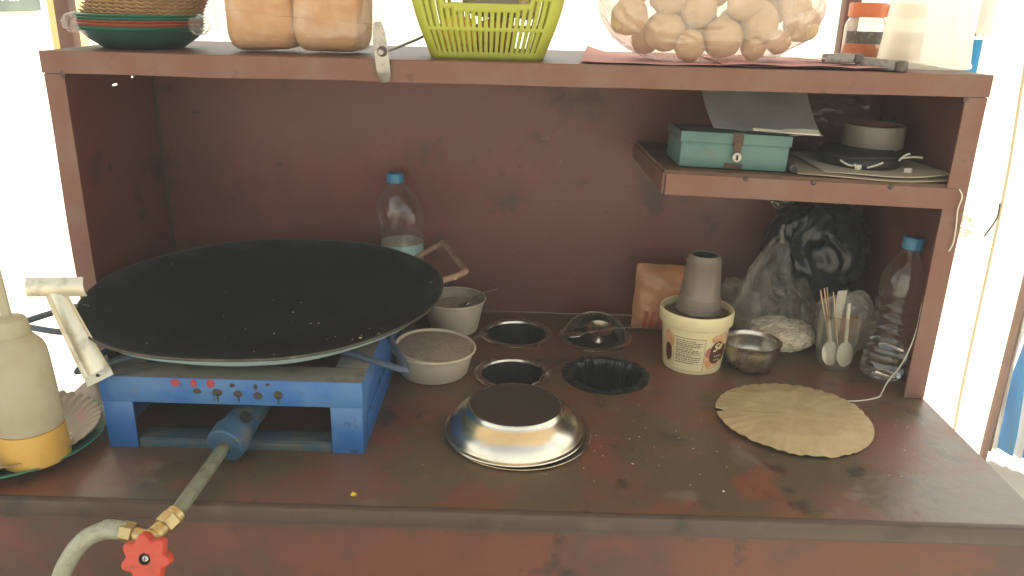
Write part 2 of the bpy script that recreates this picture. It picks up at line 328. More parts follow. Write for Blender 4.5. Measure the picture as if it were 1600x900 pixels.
def rod(bm, p, q, r, n=16, r2=None, bev=0):
    p = Vector(p); q = Vector(q); L = (q-p).length; r2 = r if r2 is None else r2
    prof = [(0, 0), (r-bev, 0), (r, bev), (r2, L-bev), (r2-bev, L), (0, L)] if bev else [(0, 0), (r, 0), (r2, L), (0, L)]
    lathe(bm, prof, n, M=Matrix.Translation(p) @ rot_to(q-p)); return bm
def blob(bm, c, rad, amp=.15, freq=3, sub=3, seed=0, shape=None, M=None):
    b = bmesh.new(); bmesh.ops.create_icosphere(b, subdivisions=sub, radius=1)
    for v in b.verts:
        n = v.co.normalized(); p = n*freq+Vector((seed*7.1, seed*3.3, seed))
        d = 1+amp*(noise.noise(p)+.5*noise.noise(p*2.1)+.25*noise.noise(p*4.3))
        q = n*d
        if shape: q = shape(q)
        v.co = Vector((c[0]+q.x*rad[0], c[1]+q.y*rad[1], c[2]+q.z*rad[2]))
    merge(bm, b, M); return bm
def crumple(bm, shape, sub=5, amp=.12, freq=3.0, seed=0, sharp=1.0, aniso=(1, 1, 1), oct=None):
    """bag: shape(unit vector) gives a point; ridged noise makes folds"""
    b = bmesh.new(); bmesh.ops.create_icosphere(b, subdivisions=sub, radius=1)
    off = Vector((seed*5.3, seed*1.7, seed*9.1))
    for v in b.verts:
        n = v.co.normalized(); d = 0; a = 1; fr = freq
        w = Vector((noise.noise(n*2+off), noise.noise(n*2-off), noise.noise(n*2+off*2)))*.5
        for k in range(oct or 3):
            m_ = n+w; d += a*(abs(noise.noise(Vector((m_.x*aniso[0], m_.y*aniso[1], m_.z*aniso[2]))*fr+off))*2-.5)*sharp; a *= .45; fr *= 1.9
        c, p = shape(n)
        v.co = c+(p-c)*(1-amp*d)
    merge(bm, b); return bm
def disc(bm, c, r, n=24, axis=(0, 0, 1), t=.0006):
    rod(bm, Vector(c), Vector(c)+Vector(axis).normalized()*t, r, n); return bm
def boolean_cut(o, cutter_bms):
    for bm in cutter_bms:
        me = bpy.data.meshes.new('cut'); bmesh.ops.recalc_face_normals(bm, faces=bm.faces[:]); bm.to_mesh(me); bm.free()
        c = bpy.data.objects.new('cut', me); COL.objects.link(c)
        md = o.modifiers.new('b', 'BOOLEAN'); md.object = c; md.operation = 'DIFFERENCE'; md.solver = 'EXACT'
        bpy.context.view_layer.update()
        dg = bpy.context.evaluated_depsgraph_get(); new = bpy.data.meshes.new_from_object(o.evaluated_get(dg))
        o.modifiers.clear(); old = o.data; o.data = new
        bpy.data.objects.remove(c); bpy.data.meshes.remove(me); bpy.data.meshes.remove(old)

# ------------------------------------------------------------------ setting
GZ = -.82
bm = B(); sheet(bm, lambda u, v: Vector((-150+300*u, -150+300*v, GZ)), 24, 24)
obj('ground', bm, m_ground, smooth=False)['kind'] = 'structure'

wall = thing('whitewashed_wall', 'sunlit white wall at far left carrying a dark sign', 'wall', (-1.80, 1.95, GZ))
bm = B(); box(bm, -.12, 0, -1.5, .1, 0, 2.6, .004); obj('wall_face', bm, m_wall, wall)
pil = thing('yellow_pillar', 'yellow washed pillar at the end of the white wall', 'pillar', (-1.86, 2.25, GZ))
bm = B(); box(bm, -.06, .05, -.12, .1, 0, 2.6, .008); obj('shaft', bm, m_ywall, pil)
bm = B(); box(bm, -.08, .07, -.14, .12, 0, .12, .006); obj('plinth', bm, m_wall, pil)
sg = thing('wall_sign', 'dark green printed sign with white lettering high on the white wall', 'sign', (-1.796, 1.75, .512))
bm = B(); box(bm, .0, .012, -.8, .23, 0, .5, .002); obj('board', bm, m_signb, sg)
bm = B()
for k, (y, h) in enumerate([(-.28, .1), (-.235, .1), (-.19, .07), (-.14, .1), (-.06, .1), (-.01, .08), (.035, .1), (.08, .1)]):
    box(bm, .0125, .0135, y, y+.012, .035, .035+h); box(bm, .0125, .0135, y+.0125, y+.034, .035+.02*(k % 3), .047+.02*(k % 3))
obj('lettering', bm, m_signw, sg, False)

bn = thing('hanging_cloth', 'blue and white printed cloth hung on a pole frame at right edge', 'cloth', (1.57, 1.12, GZ))
def clothfn(x0, x1, h):
    return lambda u, v: Vector((x0+(x1-x0)*u, .05+.045*math.sin((x0+(x1-x0)*u)*34)+.015*math.sin(v*9+u*5), .04+h*v))
for nm, x0, x1, m_ in (('brown_band', .0, .03, m_clothbr), ('white_band', .03, .05, m_clothw), ('blue_band', .05, .085, m_clothb), ('white_band', .085, .10, m_clothw), ('blue_band', .10, .14, m_clothb), ('white_band', .14, .19, m_clothw), ('blue_band', .19, .29, m_clothb), ('yellow_band', .29, .36, m_clothy), ('white_band', .36, .7, m_clothw)):
    bm = B(); sheet(bm, clothfn(x0, x1, .82), 8, 24, .003); obj(nm, bm, m_, bn)
bm = B(); rod(bm, (-.01, .05, 0), (-.01, .05, .9), .012); obj('pole', bm, m_post, bn)
bm = B(); rod(bm, (.72, .05, 0), (.72, .05, .9), .012); obj('pole', bm, m_post, bn)
bm = B(); rod(bm, (-.03, .05, .87), (.74, .05, .87), .01); obj('crossbar', bm, m_post, bn)

bm = B(); tube(bm, smoothpath([(1.16, .82, 1.16), (1.19, .8, .48), (1.21, .8, .16), (1.23, .82, -.4), (1.27, .85, GZ)], 6), .004, 6)
tag(obj('tent_rope', bm, m_rope), 'thin pale rope running down from canopy right of the counter', 'rope')
bm = B(); tube(bm, smoothpath([(1.205, .8, .145), (1.20, .79, .11), (1.185, .8, .06)], 6), .0022, 6)
tag(obj('dark_cord_end', bm, m_cable), 'short dark cord hanging from the pale rope', 'cord')

def plant(x, y, h, n, label, seed):
    rnd = random.Random(seed)
    t = thing('leafy_plant', label, 'plant', (x, y, GZ))
    bm = B()
    for k in range(7):
        a = rnd.random()*6.28; tube(bm, smoothpath([(0, 0, 0), (.05*math.cos(a), .05*math.sin(a), h*.4), (.12*math.cos(a), .12*math.sin(a), h*.7)], 4), .003, 6)
    obj('stem', bm, m_stem, t)
    bm = B()
    for k in range(n):
        a = rnd.random()*6.28; rr_ = .2*math.sqrt(rnd.random()); z = h*(.1+.9*rnd.random()); l = .022+.025*rnd.random(); w = l*.3
        M = Matrix.Translation((rr_*math.cos(a), rr_*math.sin(a), z)) @ Matrix.Rotation(a+rnd.uniform(-1, 1), 4, 'Z') @ Matrix.Rotation(rnd.uniform(-.9, .5), 4, 'Y')
        vs = [bm.verts.new(M @ Vector(c)) for c in ((0, 0, 0), (l*.4, w, .005), (l, 0, -.01), (l*.4, -w, .005))]
        bm.faces.new((vs[0], vs[1], vs[3])); bm.faces.new((vs[1], vs[2], vs[3]))
    obj('foliage', bm, m_leaf, t)['kind'] = 'stuff'
plant(2.93, 4.3, .12, 420, 'small sunlit green plant on the ground beyond the right post', 3)
plant(2.35, 3.6, .25, 420, 'low green plant on bright ground behind the jars', 5)

# ------------------------------------------------------------------ canopy
cn = thing('canopy', 'cream tarpaulin canopy on thin brown posts over the food cart', 'canopy', (0, 0, GZ))
CZ = 1.30-GZ
for (x, y) in ((-.845, .40), (.612, .40), (-1.05, -.36), (1.05, -.36)):
    bm = B(); box(bm, x-.014, x+.014, y-.014, y+.014, 0, CZ-.005, .002); obj('post', bm, m_post, cn)
bm = B(); sheet(bm, lambda u, v: Vector((-1.3+2.57*u, -.95+1.85*v, CZ+.06*math.sin(PI*u)*math.sin(PI*v)+.008*math.sin(u*30)*math.sin(v*23))), 40, 30, .002); obj('tarpaulin', bm, m_tarp, cn)
for y in (-.36, .40):
    bm = B(); rod(bm, (-1.25, y, CZ-.03), (1.25, y, CZ-.03), .012); obj('crossbar', bm, m_post, cn)

# ------------------------------------------------------------------ cart
W = .675; H = .5086; D = .3415; F = .345
ct = thing('food_cart', 'brown painted metal food cart with counter, back cabinet and side shelf', 'food cart', (0, 0, GZ))
def cpart(name, bm, m, **k): return obj(name, bm, m, ct, loc=(0, 0, -GZ), **k)
WELLS = [(.0131, .2229, .0689), (.0096, .048, .0658), (.1656, .0535, .0722), (.1616, .2154, .0685)]
bm = B(); box(bm, -W, W, -F+.004, D+.02, -.018, 0)
top = cpart('counter_top', bm, m_ctr, smooth=False)
cuts = []
for x, y, r in WELLS:
    c = B(); rod(c, (x, y, -.1), (x, y, .1), r-.008, 48); cuts.append(c)
boolean_cut(top, cuts)
# slightly wavy bent metal lip
def lipf(x): return .0012*noise.noise(Vector((x*9, 0, 3)))+.0008*noise.noise(Vector((x*30, 2, 3)))
bm = B()
prof = [(.004, .0022), (-.003, .0026), (-.0055, .0008), (-.006, -.003), (-.0062, -.018), (-.005, -.0205), (.004, -.021)]
sheet(bm, lambda u, v: Vector((-W-.002+(2*W+.004)*u, -F+prof[round(v*6)][0]+lipf(-W+2*W*u), prof[round(v*6)][1]+lipf(5-W+2*W*u)*.8)), 90, 6); cpart('counter_lip', bm, m_lip)
bm = B(); sheet(bm, lambda u, v: Vector((-W+2*W*u, -F+.002+.0015*noise.noise(Vector((u*7, v*5, 1))), -.0235-.64*v)), 40, 24, .003); cpart('front_panel', bm, m_front)
bm = B(); sheet(bm, lambda u, v: Vector((-W+2*W*u, -F-.0015+lipf(u*3+7)*.7, -.0225-.004*v)), 80, 1, .002); cpart('front_panel_fold', bm, m_lip)
bm = B(); box(bm, -W, -W+.003, -F+.006, D+.02, -.66, -.019); cpart('lower_side_panel', bm, m_front)
bm = B(); box(bm, W-.003, W, -F+.006, D+.02, -.66, -.019); cpart('lower_side_panel', bm, m_front)
bm = B(); box(bm, -W+.004, W-.004, D+.016, D+.019, -.66, -.019); cpart('lower_back_panel', bm, m_front)
for x in (-W+.03, W-.03):
    for y in (-F+.04, D-.02):
        bm = B(); box(bm, x-.018, x+.018, y-.018, y+.018, GZ, -.655); cpart('leg', bm, m_cart)
# cabinet
bm = B(); sheet(bm, lambda u, v: Vector((-W+.003+(2*W-.006)*u, D+.004*noise.noise(Vector((u*4, v*3, 5)))-.002, .0005+(H-.004)*v)), 60, 30, .002); cpart('cabinet_back_panel', bm, m_back)
bm = B(); box(bm, -W+.0005, -W+.0035, .003, D+.004, .0005, H-.004); sp = cpart('cabinet_side_panel', bm, m_back, smooth=False)
cs = []
for y, z, l, h in ((.200, .4425, .022, .0026), (.266, .4495, .013, .0024)):
    c = B(); box(c, -W-.02, -W+.02, y-l/2, y+l/2, z-h/2-.0006, z+h/2+.0006); cs.append(c)
boolean_cut(sp, cs)
bm = B(); box(bm, W-.0035, W-.0005, .003, D+.004, .0005, H-.004); cpart('cabinet_side_panel', bm, m_back, smooth=False)
bm = B(); box(bm, -W+.0005, W-.0005, .003, D+.004, H-.0035, H); cpart('cabinet_top_panel', bm, m_cart, smooth=False)
def bend(x, z, a): return a*noise.noise(Vector((x*6, z*6, 2)))
def bar(x0, x1, y0, y1, z0, z1, axis, n=30):
    b = bmesh.new(); L = (x1-x0) if axis == 0 else (z1-z0)
    secs = []
    for i in range(n+1):
        t = i/n; a, c, e = bend(t*L, 1, .0011), bend(t*L, 9, .0011), bend(t*L, 17, .0009)
        if axis == 0:
            x = x0+L*t; s = [(x, y0+e, z0+a), (x, y0+e, z1+c-.0012), (x, y0+.0014, z1+c), (x, y1, z1+c), (x, y1, z0+a)]
        else:
            z = z0+L*t; s = [(x0+a, y0+e, z), (x1+c, y0+e, z), (x1+c, y1, z), (x0+a, y1, z)]
        secs.append([b.verts.new(p) for p in s])
    k = len(secs[0])
    for p, q in zip(secs, secs[1:]):
        for i in range(k): b.faces.new((p[i], p[(i+1) % k], q[(i+1) % k], q[i]))
    b.faces.new(secs[0]); b.faces.new(secs[-1][::-1])
    return b
bm = bar(-W, -W+.0295, -.0012, .0028, .001, H-.0315, 1); cpart('frame_post', bm, m_frame)
bm = bar(W-.0315, W, -.0012, .0028, .001, H-.0315, 1); cpart('frame_post', bm, m_frame)
bm = bar(-W-.001, W+.001, -.0025, .0027, H-.0305, H+.0005, 0, 70); cpart('frame_beam', bm, m_frame)
bm = B(); rod(bm, (-W+.01, D-.006, .001), (-W+.01, D-.006, H-.005), .0025, 8); cpart('corner_seam', bm, m_lip)
# shelf, tilted a little down to the right
def shz(x): return .361+(x-.229)*-.026
bm = B(); sheet(bm, lambda u, v: Vector((.229+.44*u, .004+.335*v, shz(.229+.44*u)-.012*v)), 20, 8, .003); sh = cpart('shelf', bm, m_wood)
bm = B(); sheet(bm, lambda u, v: Vector((.228+.428*u, .0005+bend(u, 3, .0008), shz(.228+.428*u)-.0045-.031*v)), 30, 4, .003); obj('shelf_fascia', bm, m_frame, sh)
bm = B(); sheet(bm, lambda u, v: Vector((.2265, .002+.337*v, shz(.229)-.004-.012*v-.031*u*(1-.2*v))), 4, 8, .003); obj('shelf_end', bm, m_frame, sh)
bm = B(); sheet(bm, lambda u, v: Vector((.226+.43*u, -.0018+.006*v+bend(u*3, 5, .0012), shz(.226+.43*u)-.0012+.0012*v-.0035*(1-v))), 40, 3, .002); obj('shelf_edge_strip', bm, m_wood, sh)
for x in (.345, .445, .56):
    bm = B(); blob(bm, (x, -.001, shz(x)-.007), (.006, .003, .004), .4, 3, 2, int(x*100)); obj('weld_bead', bm, m_lip, sh)
for x in (-W+.028, W-.03):
    bm = B(); blob(bm, (x, -.0012, H-.031), (.004, .0015, .007), .4, 3, 2, 5); cpart('weld_bead', bm, m_lip)
# ------------------------------------------------------------------ wells in the counter
LW = ['open steel container sunk in counter, back left of four', 'steel container sunk in counter right behind the upturned bowl', 'counter hole lined with crumpled black polythene', 'sunken steel rim holding a tilted bowl with spoons']
for i, (x, y, r) in enumerate(WELLS):
    t = thing('sunken_container' if i != 2 else 'lined_waste_hole', LW[i], 'container', (x, y, 0), group='containers sunk in the counter')
    if i != 2:
        bm = B(); lathe(bm, [(r, .0006), (r+.0005, .002), (r-.001, .0034), (r-.007, .0042), (r-.0115, .003), (r-.013, -.001)], 64, fn=lambda a, q, z: (q, z+.0008*math.sin(a*2+i))); obj('rim', bm, m_steelw if i != 3 else m_steelw, t)
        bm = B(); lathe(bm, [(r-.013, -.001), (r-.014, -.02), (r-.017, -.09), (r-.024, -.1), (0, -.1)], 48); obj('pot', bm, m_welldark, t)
        bm = B(); lathe(bm, [(r-.0155, -.06), (r*.4, -.058), (0, -.056)], 40, fn=lambda a, q, z: (q, z+.004*math.sin(a*3)*q/r)); obj('sauce_fill', bm, m_grime_reflect if i == 0 else mat('dark_red_chutney', (.05, .018, .012), .3), t)
    else:
        def lf(a, q, z):
            c_, s_ = math.cos(a), math.sin(a)
            w = 1.6*noise.noise(Vector((c_*7, s_*7, z*7)))+1.0*noise.noise(Vector((c_*15, s_*15, z*12+4)))
            k = noise.noise(Vector((c_*2.2, s_*2.2, z*14)))
            return q+.0035*w*min(1, (.078-q)/.02+.25)+.004*k*(q < .066), z+.0016*w+.001*k
        bm = B(); lathe(bm, [(r+.001, .0008), (r+.001, .0022), (r-.003, .0042), (r-.008, .0048), (r-.0125, .003), (r-.016, -.004), (r-.017, -.02), (r-.02, -.05), (r-.025, -.085), (r-.04, -.098), (0, -.1)], 160, fn=lf); obj('liner', bm, m_blkpl, t)
# tilted bowl + cutlery at the back right well
x, y, r = WELLS[3]
t = thing('tilted_steel_bowl', 'round steel bowl tipped forward inside the back right counter hole', 'bowl', (x, y+.004, -.006), (R(27), 0, R(-4)))
bm = B(); lathe(bm, [(.0505, -.028), (.0525, -.018), (.0545, .0), (.0558, .014), (.0578, .0155), (.0563, .0165), (.0545, .014), (.053, .0), (.0505, -.016), (.049, -.024)], 56); obj('bowl_wall', bm, m_steelw, t)
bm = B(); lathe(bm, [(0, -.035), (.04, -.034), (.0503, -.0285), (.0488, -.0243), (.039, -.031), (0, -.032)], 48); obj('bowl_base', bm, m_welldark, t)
bm = B()
for k in range(9): blob(bm, (random.uniform(-.02, .016), .046+random.uniform(-.003, .004), random.uniform(-.018, -.004)), (.003, .002, .002), .4, 3, 1, k)
obj('food_specks', bm, mat('brown_food_bits', (.12, .055, .02), .6), t, kind='stuff')
t = thing('footed_serving_cup', 'small steel footed cup lying inside the tilted bowl', 'cup', (x+.006, y-.004, .013), (R(14), 0, R(0)))
bm = B(); lathe(bm, [(.0, -.001), (.012, -.0005), (.02, .003), (.0245, .008), (.0255, .0092), (.0243, .0092), (.0195, .0042), (.011, .0006), (0, .0)], 40); obj('cup_bowl', bm, m_steelw, t)
bm = B(); lathe(bm, [(.0025, -.0008), (.003, -.006), (.008, -.018), (.0095, -.019), (.0085, -.0205), (0, -.0205)], 28); obj('foot', bm, m_steelw, t)
def spoon(name, label, p, q, bw=.011, bl=.03, m=None, group=None, cat='spoon', curve=.004):
    p = Vector(p); q = Vector(q); d = (q-p); L = d.length
    t = thing(name, label, cat, p, group=group)
    X = d.normalized(); Yv = Vector((0, 0, 1)).cross(X).normalized(); Z = X.cross(Yv)
    def P(a, b, c): return X*a+Yv*b+Z*c
    bm = B()
    def fb(u, v):
        a = -bl/2+bl*u; w = bw*math.sqrt(max(0, 1-(2*u-1)**2*.98)); s = (v-.5)*2
        return P(a, w*s, -.004*(1-s*s)*math.sin(PI*u))
    sheet(bm, fb, 14, 8, .0009); obj('spoon_bowl', bm, m, t)
    bm = B()
    def fh(u, v):
        a = bl/2-.002+(L-bl/2)*u; w = .0022+.0022*u
        return P(a, w*(v-.5)*2, curve*math.sin(PI*u)+.0004)
    sheet(bm, fh, 14, 2, .001); obj('handle', bm, m, t)
    return t
spoon('steel_spoon', 'long steel spoon laid across the tilted bowl toward the orange packet', (x-.040, y-.014, .012), (x+.088, y-.004, .027), .012, .034, m_steelw)
spoon('steel_spoon', 'steel spoon handle standing out of the container behind the upturned bowl', (.045, .035, -.02), (.080, .062, .017), .01, .03, m_steelw)
spoon('steel_spoon', 'steel spoon resting in the low white tub under its lid', (-.078, .075, .037), (-.036, .112, .047), .009, .026, m_steelw)
spoon('steel_spoon', 'thin spoon leaning out of the taller white tub', (-.083, .235, .055), (-.022, .245, .083), .009, .026, m_steelw)

# ------------------------------------------------------------------ upturned bowl
t = thing('upturned_steel_bowl', 'shiny steel bowl lying upside down with flat base coloured as a dark reflection', 'bowl', (.0145, -.146, .0035))
bm = B(); lathe(bm, [(.0975, .0012), (.1018, .0005), (.1032, .0016), (.1025, .003), (.0985, .0042), (.0968, .008), (.0945, .015), (.0885, .0235), (.0795, .0305), (.0725, .0345), (.0695, .0372), (.0690, .040), (.0672, .0424), (.0645, .0430)], 96); obj('bowl_side', bm, m_steel, t)
bm = B(); lathe(bm, [(.0645, .0430), (.063, .0422), (.04, .0424), (0, .0426)], 72); obj('bowl_base', bm, m_grime_reflect, t)  # clean steel base; the dark roof's reflection is put into its colour
t = thing('steel_plate', 'thin round steel plate under the upturned bowl', 'plate', (.021, -.149, .0))
bm = B(); lathe(bm, [(0, .001), (.09, .001), (.098, .0018), (.1035, .0034), (.1045, .0027), (.099, .0008), (.09, .0003), (0, .0003)], 80); obj('plate_disc', bm, m_steelw, t)

# ------------------------------------------------------------------ stove + tawa
sx0, sx1, sy0, sy1, sh_ = -.5425, -.1905, -.2185, .145, .1085
st = thing('gas_stove', 'blue painted single burner gas stove with red dots under black tawa', 'stove', (0, 0, 0))
def sp_(n, bm, m, **k): return obj(n, bm, m, st, **k)
# folded top plate with square opening: four strips
bm = B(); box(bm, sx0, sx1, sy0, sy0+.045, sh_-.0022, sh_, .0012); sp_('top_strip', bm, m_bluedust)
bm = B(); box(bm, sx0, sx1, sy1-.045, sy1, sh_-.0022, sh_, .0012); sp_('top_strip', bm, m_bluedust)
bm = B(); box(bm, sx0, sx0+.045, sy0+.0455, sy1-.0455, sh_-.0022, sh_, .0008); sp_('top_strip', bm, m_bluedust)
bm = B(); box(bm, sx1-.045, sx1, sy0+.0455, sy1-.0455, sh_-.0022, sh_, .0008); sp_('top_strip', bm, m_bluedust)
bm = B(); box(bm, sx0-.0005, sx1+.0005, sy0-.0012, sy0+.0012, .0705, sh_-.0005, .0008); fa = sp_('front_apron', bm, m_blue)
for (px_, pz, a, b) in ((-.4395, .1012, .0062, .0056), (-.4150, .1008, .0046, .0058), (-.3925, .1010, .0058, .0060)):
    bm = B(); disc(bm, (0, 0, 0), 1, 24, t=1); bm.transform(Matrix.Translation((px_, sy0-.0012, pz)) @ Matrix.Rotation(PI/2, 4, 'X') @ Matrix.Diagonal((a, b, .0004, 1))); obj('red_dot', bm, mat('red_dot_paint', (.34, .03, .045), .5, 0, [((.10, .05, .06), 220, .52, .62, 5, .8)]), fa)
for (px_, pz, a, b) in ((-.4115, .0893, .0058, .0038), (-.3845, .0885, .0068, .0052), (-.3570, .0870, .0062, .0052), (-.3305, .0850, .0064, .0056), (-.3030, .0868, .0062, .0062), (-.3845, .0805, .0016, .006), (-.3565, .0795, .0014, .005), (-.3030, .079, .0016, .006), (-.3635, .0995, .004, .003), (-.3325, .098, .0028, .0045), (-.316, .102, .003, .002)):
    bm = B(); disc(bm, (0, 0, 0), 1, 20, t=1); bm.transform(Matrix.Translation((px_, sy0-.0012, pz)) @ Matrix.Rotation(PI/2, 4, 'X') @ Matrix.Diagonal((a, b, .0003, 1))); obj('burnt_spot', bm, mat('burnt_paint', (.035, .032, .028), .7, 0, [((.08, .06, .05), 300, .5, .65, 4, .8)]), fa)
for x0, x1 in ((sx0+.001, sx0+.041), (sx1-.044, sx1-.001)):
    bm = B(); b2 = bmesh.new()
    box(b2, x0, x1, sy0-.0004, sy0+.0026, 0, .0703, .0008)
    merge(bm, b2); box(bm, x0 if x0 < -.4 else x1-.003, x0+.003 if x0 < -.4 else x1, sy0+.003, sy0+.035, 0, .0703, .0006); sp_('leg', bm, m_blue)
    bm = B(); box(bm, x0, x1, sy1-.003, sy1-.0003, 0, .1055, .0008); sp_('leg', bm, m_blue)
bm = B(); box(bm, sx0+.042, sx1-.045, sy0+.002, sy0+.004, .0, .012, .0005); box(bm, sx0+.042, sx1-.045, sy0+.0043, sy0+.034, .011, .0135, .0006); sp_('bottom_rail', bm, m_pipe)
for x, m_ in ((sx1-.0022, m_blue), (sx0, m_blue)):
    bm = B(); box(bm, x, x+.0022, sy0+.002, sy1-.0035, .046, sh_-.0027, .0005); sp_('side_plate', bm, m_blue)
    bm = B(); box(bm, x+.0002, x+.0024, sy0+.036, sy1-.0035, .001, .0432, .0005); sp_('side_plate', bm, m_blue)
bm = B(); box(bm, sx0+.04, sx1-.046, sy1-.002, sy1-.0005, .06, .1055); sp_('back_plate', bm, m_blue)
# burner
bc = Vector((-.3685, -.03, 0))
bm = B(); lathe(bm, [(0, .062), (.03, .062), (.055, .075), (.06, .095), (.058, .1), (.05, .1), (.045, .094), (0, .094)], 40); sp_('burner_head', bm, m_grime_reflect, loc=(bc.x, bc.y, 0))
p0 = Vector((-.3655, -.2285, .034)); p1 = Vector((-.3330, -.205, .047)); d_ = Vector((.16, 1, .16)).normalized()
e0 = Vector((-.3655, -.262, .0315)); ax = Vector((.17, .95, .20)).normalized()
bm = B(); rod(bm, e0, e0+ax*.026, .0255, 40, .0265, .002); pc = sp_('burner_collar', bm, m_pipeend)
bm = B(); rod(bm, e0+ax*.026, e0+ax*.034, .023, 32); rod(bm, e0+ax*.0345, e0+ax*.06, .0235, 32, .021); obj('air_sleeve', bm, m_pipeend, pc)
bm = B(); disc(bm, e0+ax*.038+Vector((.014, -.006, .0195)), .0085, 20, (.55, -.25, .8), .0015); obj('air_slot', bm, m_dark, pc)
bm = B(); tube(bm, smoothpath([e0+ax*.058, e0+ax*.09, e0+ax*.14+Vector((0, 0, .012)), bc+Vector((0, 0, .085))], 6), [.021]*6+[.0195]*6+[.017]*7, 24); sp_('burner_pipe', bm, m_pipe)
bm = B(); rod(bm, e0-ax*.014, e0+ax*.002, .0078, 6); rod(bm, e0-ax*.017, e0-ax*.013, .006, 16); sp_('gas_nozzle', bm, m_brass)
# pan support arms: bent flat bars
def arm(a, tip, b, r=.0048, m=m_greyrod):
    a, tip, b = Vector(a), Vector(tip), Vector(b)
    k1 = tip+(a-tip).normalized()*.016; k2 = tip+(b-tip).normalized()*.016
    pts = [a.lerp(k1, t/5) for t in range(6)]+[k1.lerp(tip, .5).lerp(tip.lerp(k2, .5), .25), tip.lerp((k1+k2)/2, .3), k1.lerp(tip, .5).lerp(tip.lerp(k2, .5), .75)]+[k2.lerp(b, t/5) for t in range(6)]
    bm = B(); tube(bm, pts, r, 10); return bm
sp_('support_arm', arm((-.262, -.125, .119), (-.134, -.176, .106), (-.186, -.06, .122)), m_greyrod)
sp_('support_arm', arm((-.465, -.135, .120), (-.573, -.2205, .112), (-.545, -.09, .122)), m_greyrod)
sp_('support_arm', arm((-.26, .07, .120), (-.16, .16, .108), (-.19, .03, .122)), m_greyrod)
sp_('support_arm', arm((-.47, .07, .120), (-.58, .15, .108), (-.55, .03, .122)), m_greyrod)

tc_ = (-.3693, -.0165, -.002)
tw = thing('black_tawa', 'wide black iron tawa pan with two rod handles sitting on blue stove', 'pan', tc_, (R(.5), R(-.3), 0))
def dent(a, q, z): return q*(1+.004*math.sin(a*2+1)+.003*math.sin(a*5)), z+.0012*math.sin(a*3+.5)*(q/.266)**2+.0008*math.sin(a*7)*(q/.266)**3
inner = [(0.264*k/14, .1155+.052*(k/14)**2.4) for k in range(15)]
bm = B(); lathe(bm, inner, 120, fn=dent); obj('cooking_surface', bm, m_tawa, tw)
bm = B(); lathe(bm, [(.264, .1675), (.2652, .1688), (.2668, .1685), (.2674, .1668), (.2664, .1650)], 120, fn=dent); obj('rim', bm, m_tawarim, tw)
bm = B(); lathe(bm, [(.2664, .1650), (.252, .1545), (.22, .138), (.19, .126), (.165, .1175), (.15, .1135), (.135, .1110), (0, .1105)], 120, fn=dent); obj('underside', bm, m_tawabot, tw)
def loop(pts, r=.0048): b = B(); tube(b, smoothpath(pts, 5), r, 10); return b
def L(p): return Vector(p)-Vector(tc_)
pts = [L((-.172, .165, .155)), L((-.152, .186, .1635)), L((-.128, .208, .172)), L((-.119, .207, .174)), L((-.076, .085, .171)), L((-.074, .066, .170)), L((-.083, .056, .168)), L((-.112, .045, .160)), L((-.126, .04, .155))]
bm = B(); tube(bm, smoothpath(pts, 5), .0054, 10); obj('handle', bm, m_iron, tw)
pts = [L((-.612, -.09, .155)), L((-.63, -.10, .160)), L((-.668, -.150, .158)), L((-.671, -.158, .157)), L((-.664, -.163, .156)), L((-.612, -.173, .153)), L((-.59, -.165, .152))]
bm = B(); tube(bm, smoothpath(pts, 5), .0045, 10); obj('handle', bm, m_greyrod, tw)
bm = B(); rnd = random.Random(4)
for k in range(36):
    a = rnd.random()*6.28; q = .25*math.sqrt(rnd.random())
    if k < 12: a = rnd.gauss(-.3, .8); q = rnd.gauss(.13, .07)
    q = abs(q); z = .1155+.052*(q/.264)**2.4
    s = rnd.uniform(.0003, .0008)*(1.9 if k < 8 else 1)
    blob(bm, (q*math.cos(a), q*math.sin(a), z+s*.6), (s*rnd.uniform(1, 2.4), s, s*.7), .4, 3, 1, k)
o = obj('rice_crumbs', bm, m_crumb, None, loc=tc_); tag(o, 'tiny pale crumbs scattered over the black tawa', 'crumbs', kind='stuff')

# spatula leaning at left
t = thing('steel_spatula', 'flat steel spatula with T blade leaning against left rim of tawa', 'spatula', (-.5355, -.232, .121))
top_ = Vector((-.590, -.200, .2155))-t.location; dv = top_.normalized(); Ln = top_.length
sx = Vector((1, .12, .02)); sx = (sx-dv*sx.dot(dv)).normalized(); nn = sx.cross(dv).normalized()
def SP(a, b, c): return sx*a+dv*b+nn*c
bm = B()
prof2 = [(-.0125, .003), (-.0105, .0002), (-.0085, -.0006), (-.005, .0022), (.005, .0022), (.0085, -.0006), (.0105, .0002), (.0125, .003)]
sheet(bm, lambda u, v: (lambda q: SP(q[0]*(1.05+.4*(1-u)), -.002+(Ln+.004)*u, q[1]+.002*math.sin(u*PI)))(prof2[round(v*7)]), 16, 7, .0012); obj('handle', bm, m_spat, t)
bm = B(); sheet(bm, lambda u, v: SP(-.018+.036*u, -.014+.018*v, .004*(1-v)), 8, 4, .0012); obj('handle_tip', bm, m_spat, t)
bm = B(); disc(bm, SP(.0, -.006, .0044), .0022, 12, nn, .0002); obj('hole', bm, m_dark, t)
bm = B()
bx = Vector((.995, -.06, .06)); bu = Vector((-.12, .25, .96))
def bl_(u, v):
    a = -.050+.083*u; return SP(0, Ln-.004, .0012)+bx*(a*(1-.05*v)+.007)+bu*(.0255*v)+Vector((0, -.004*math.sin(v*PI), 0))
sheet(bm, bl_, 20, 6, .0011); obj('blade', bm, m_spat, t)

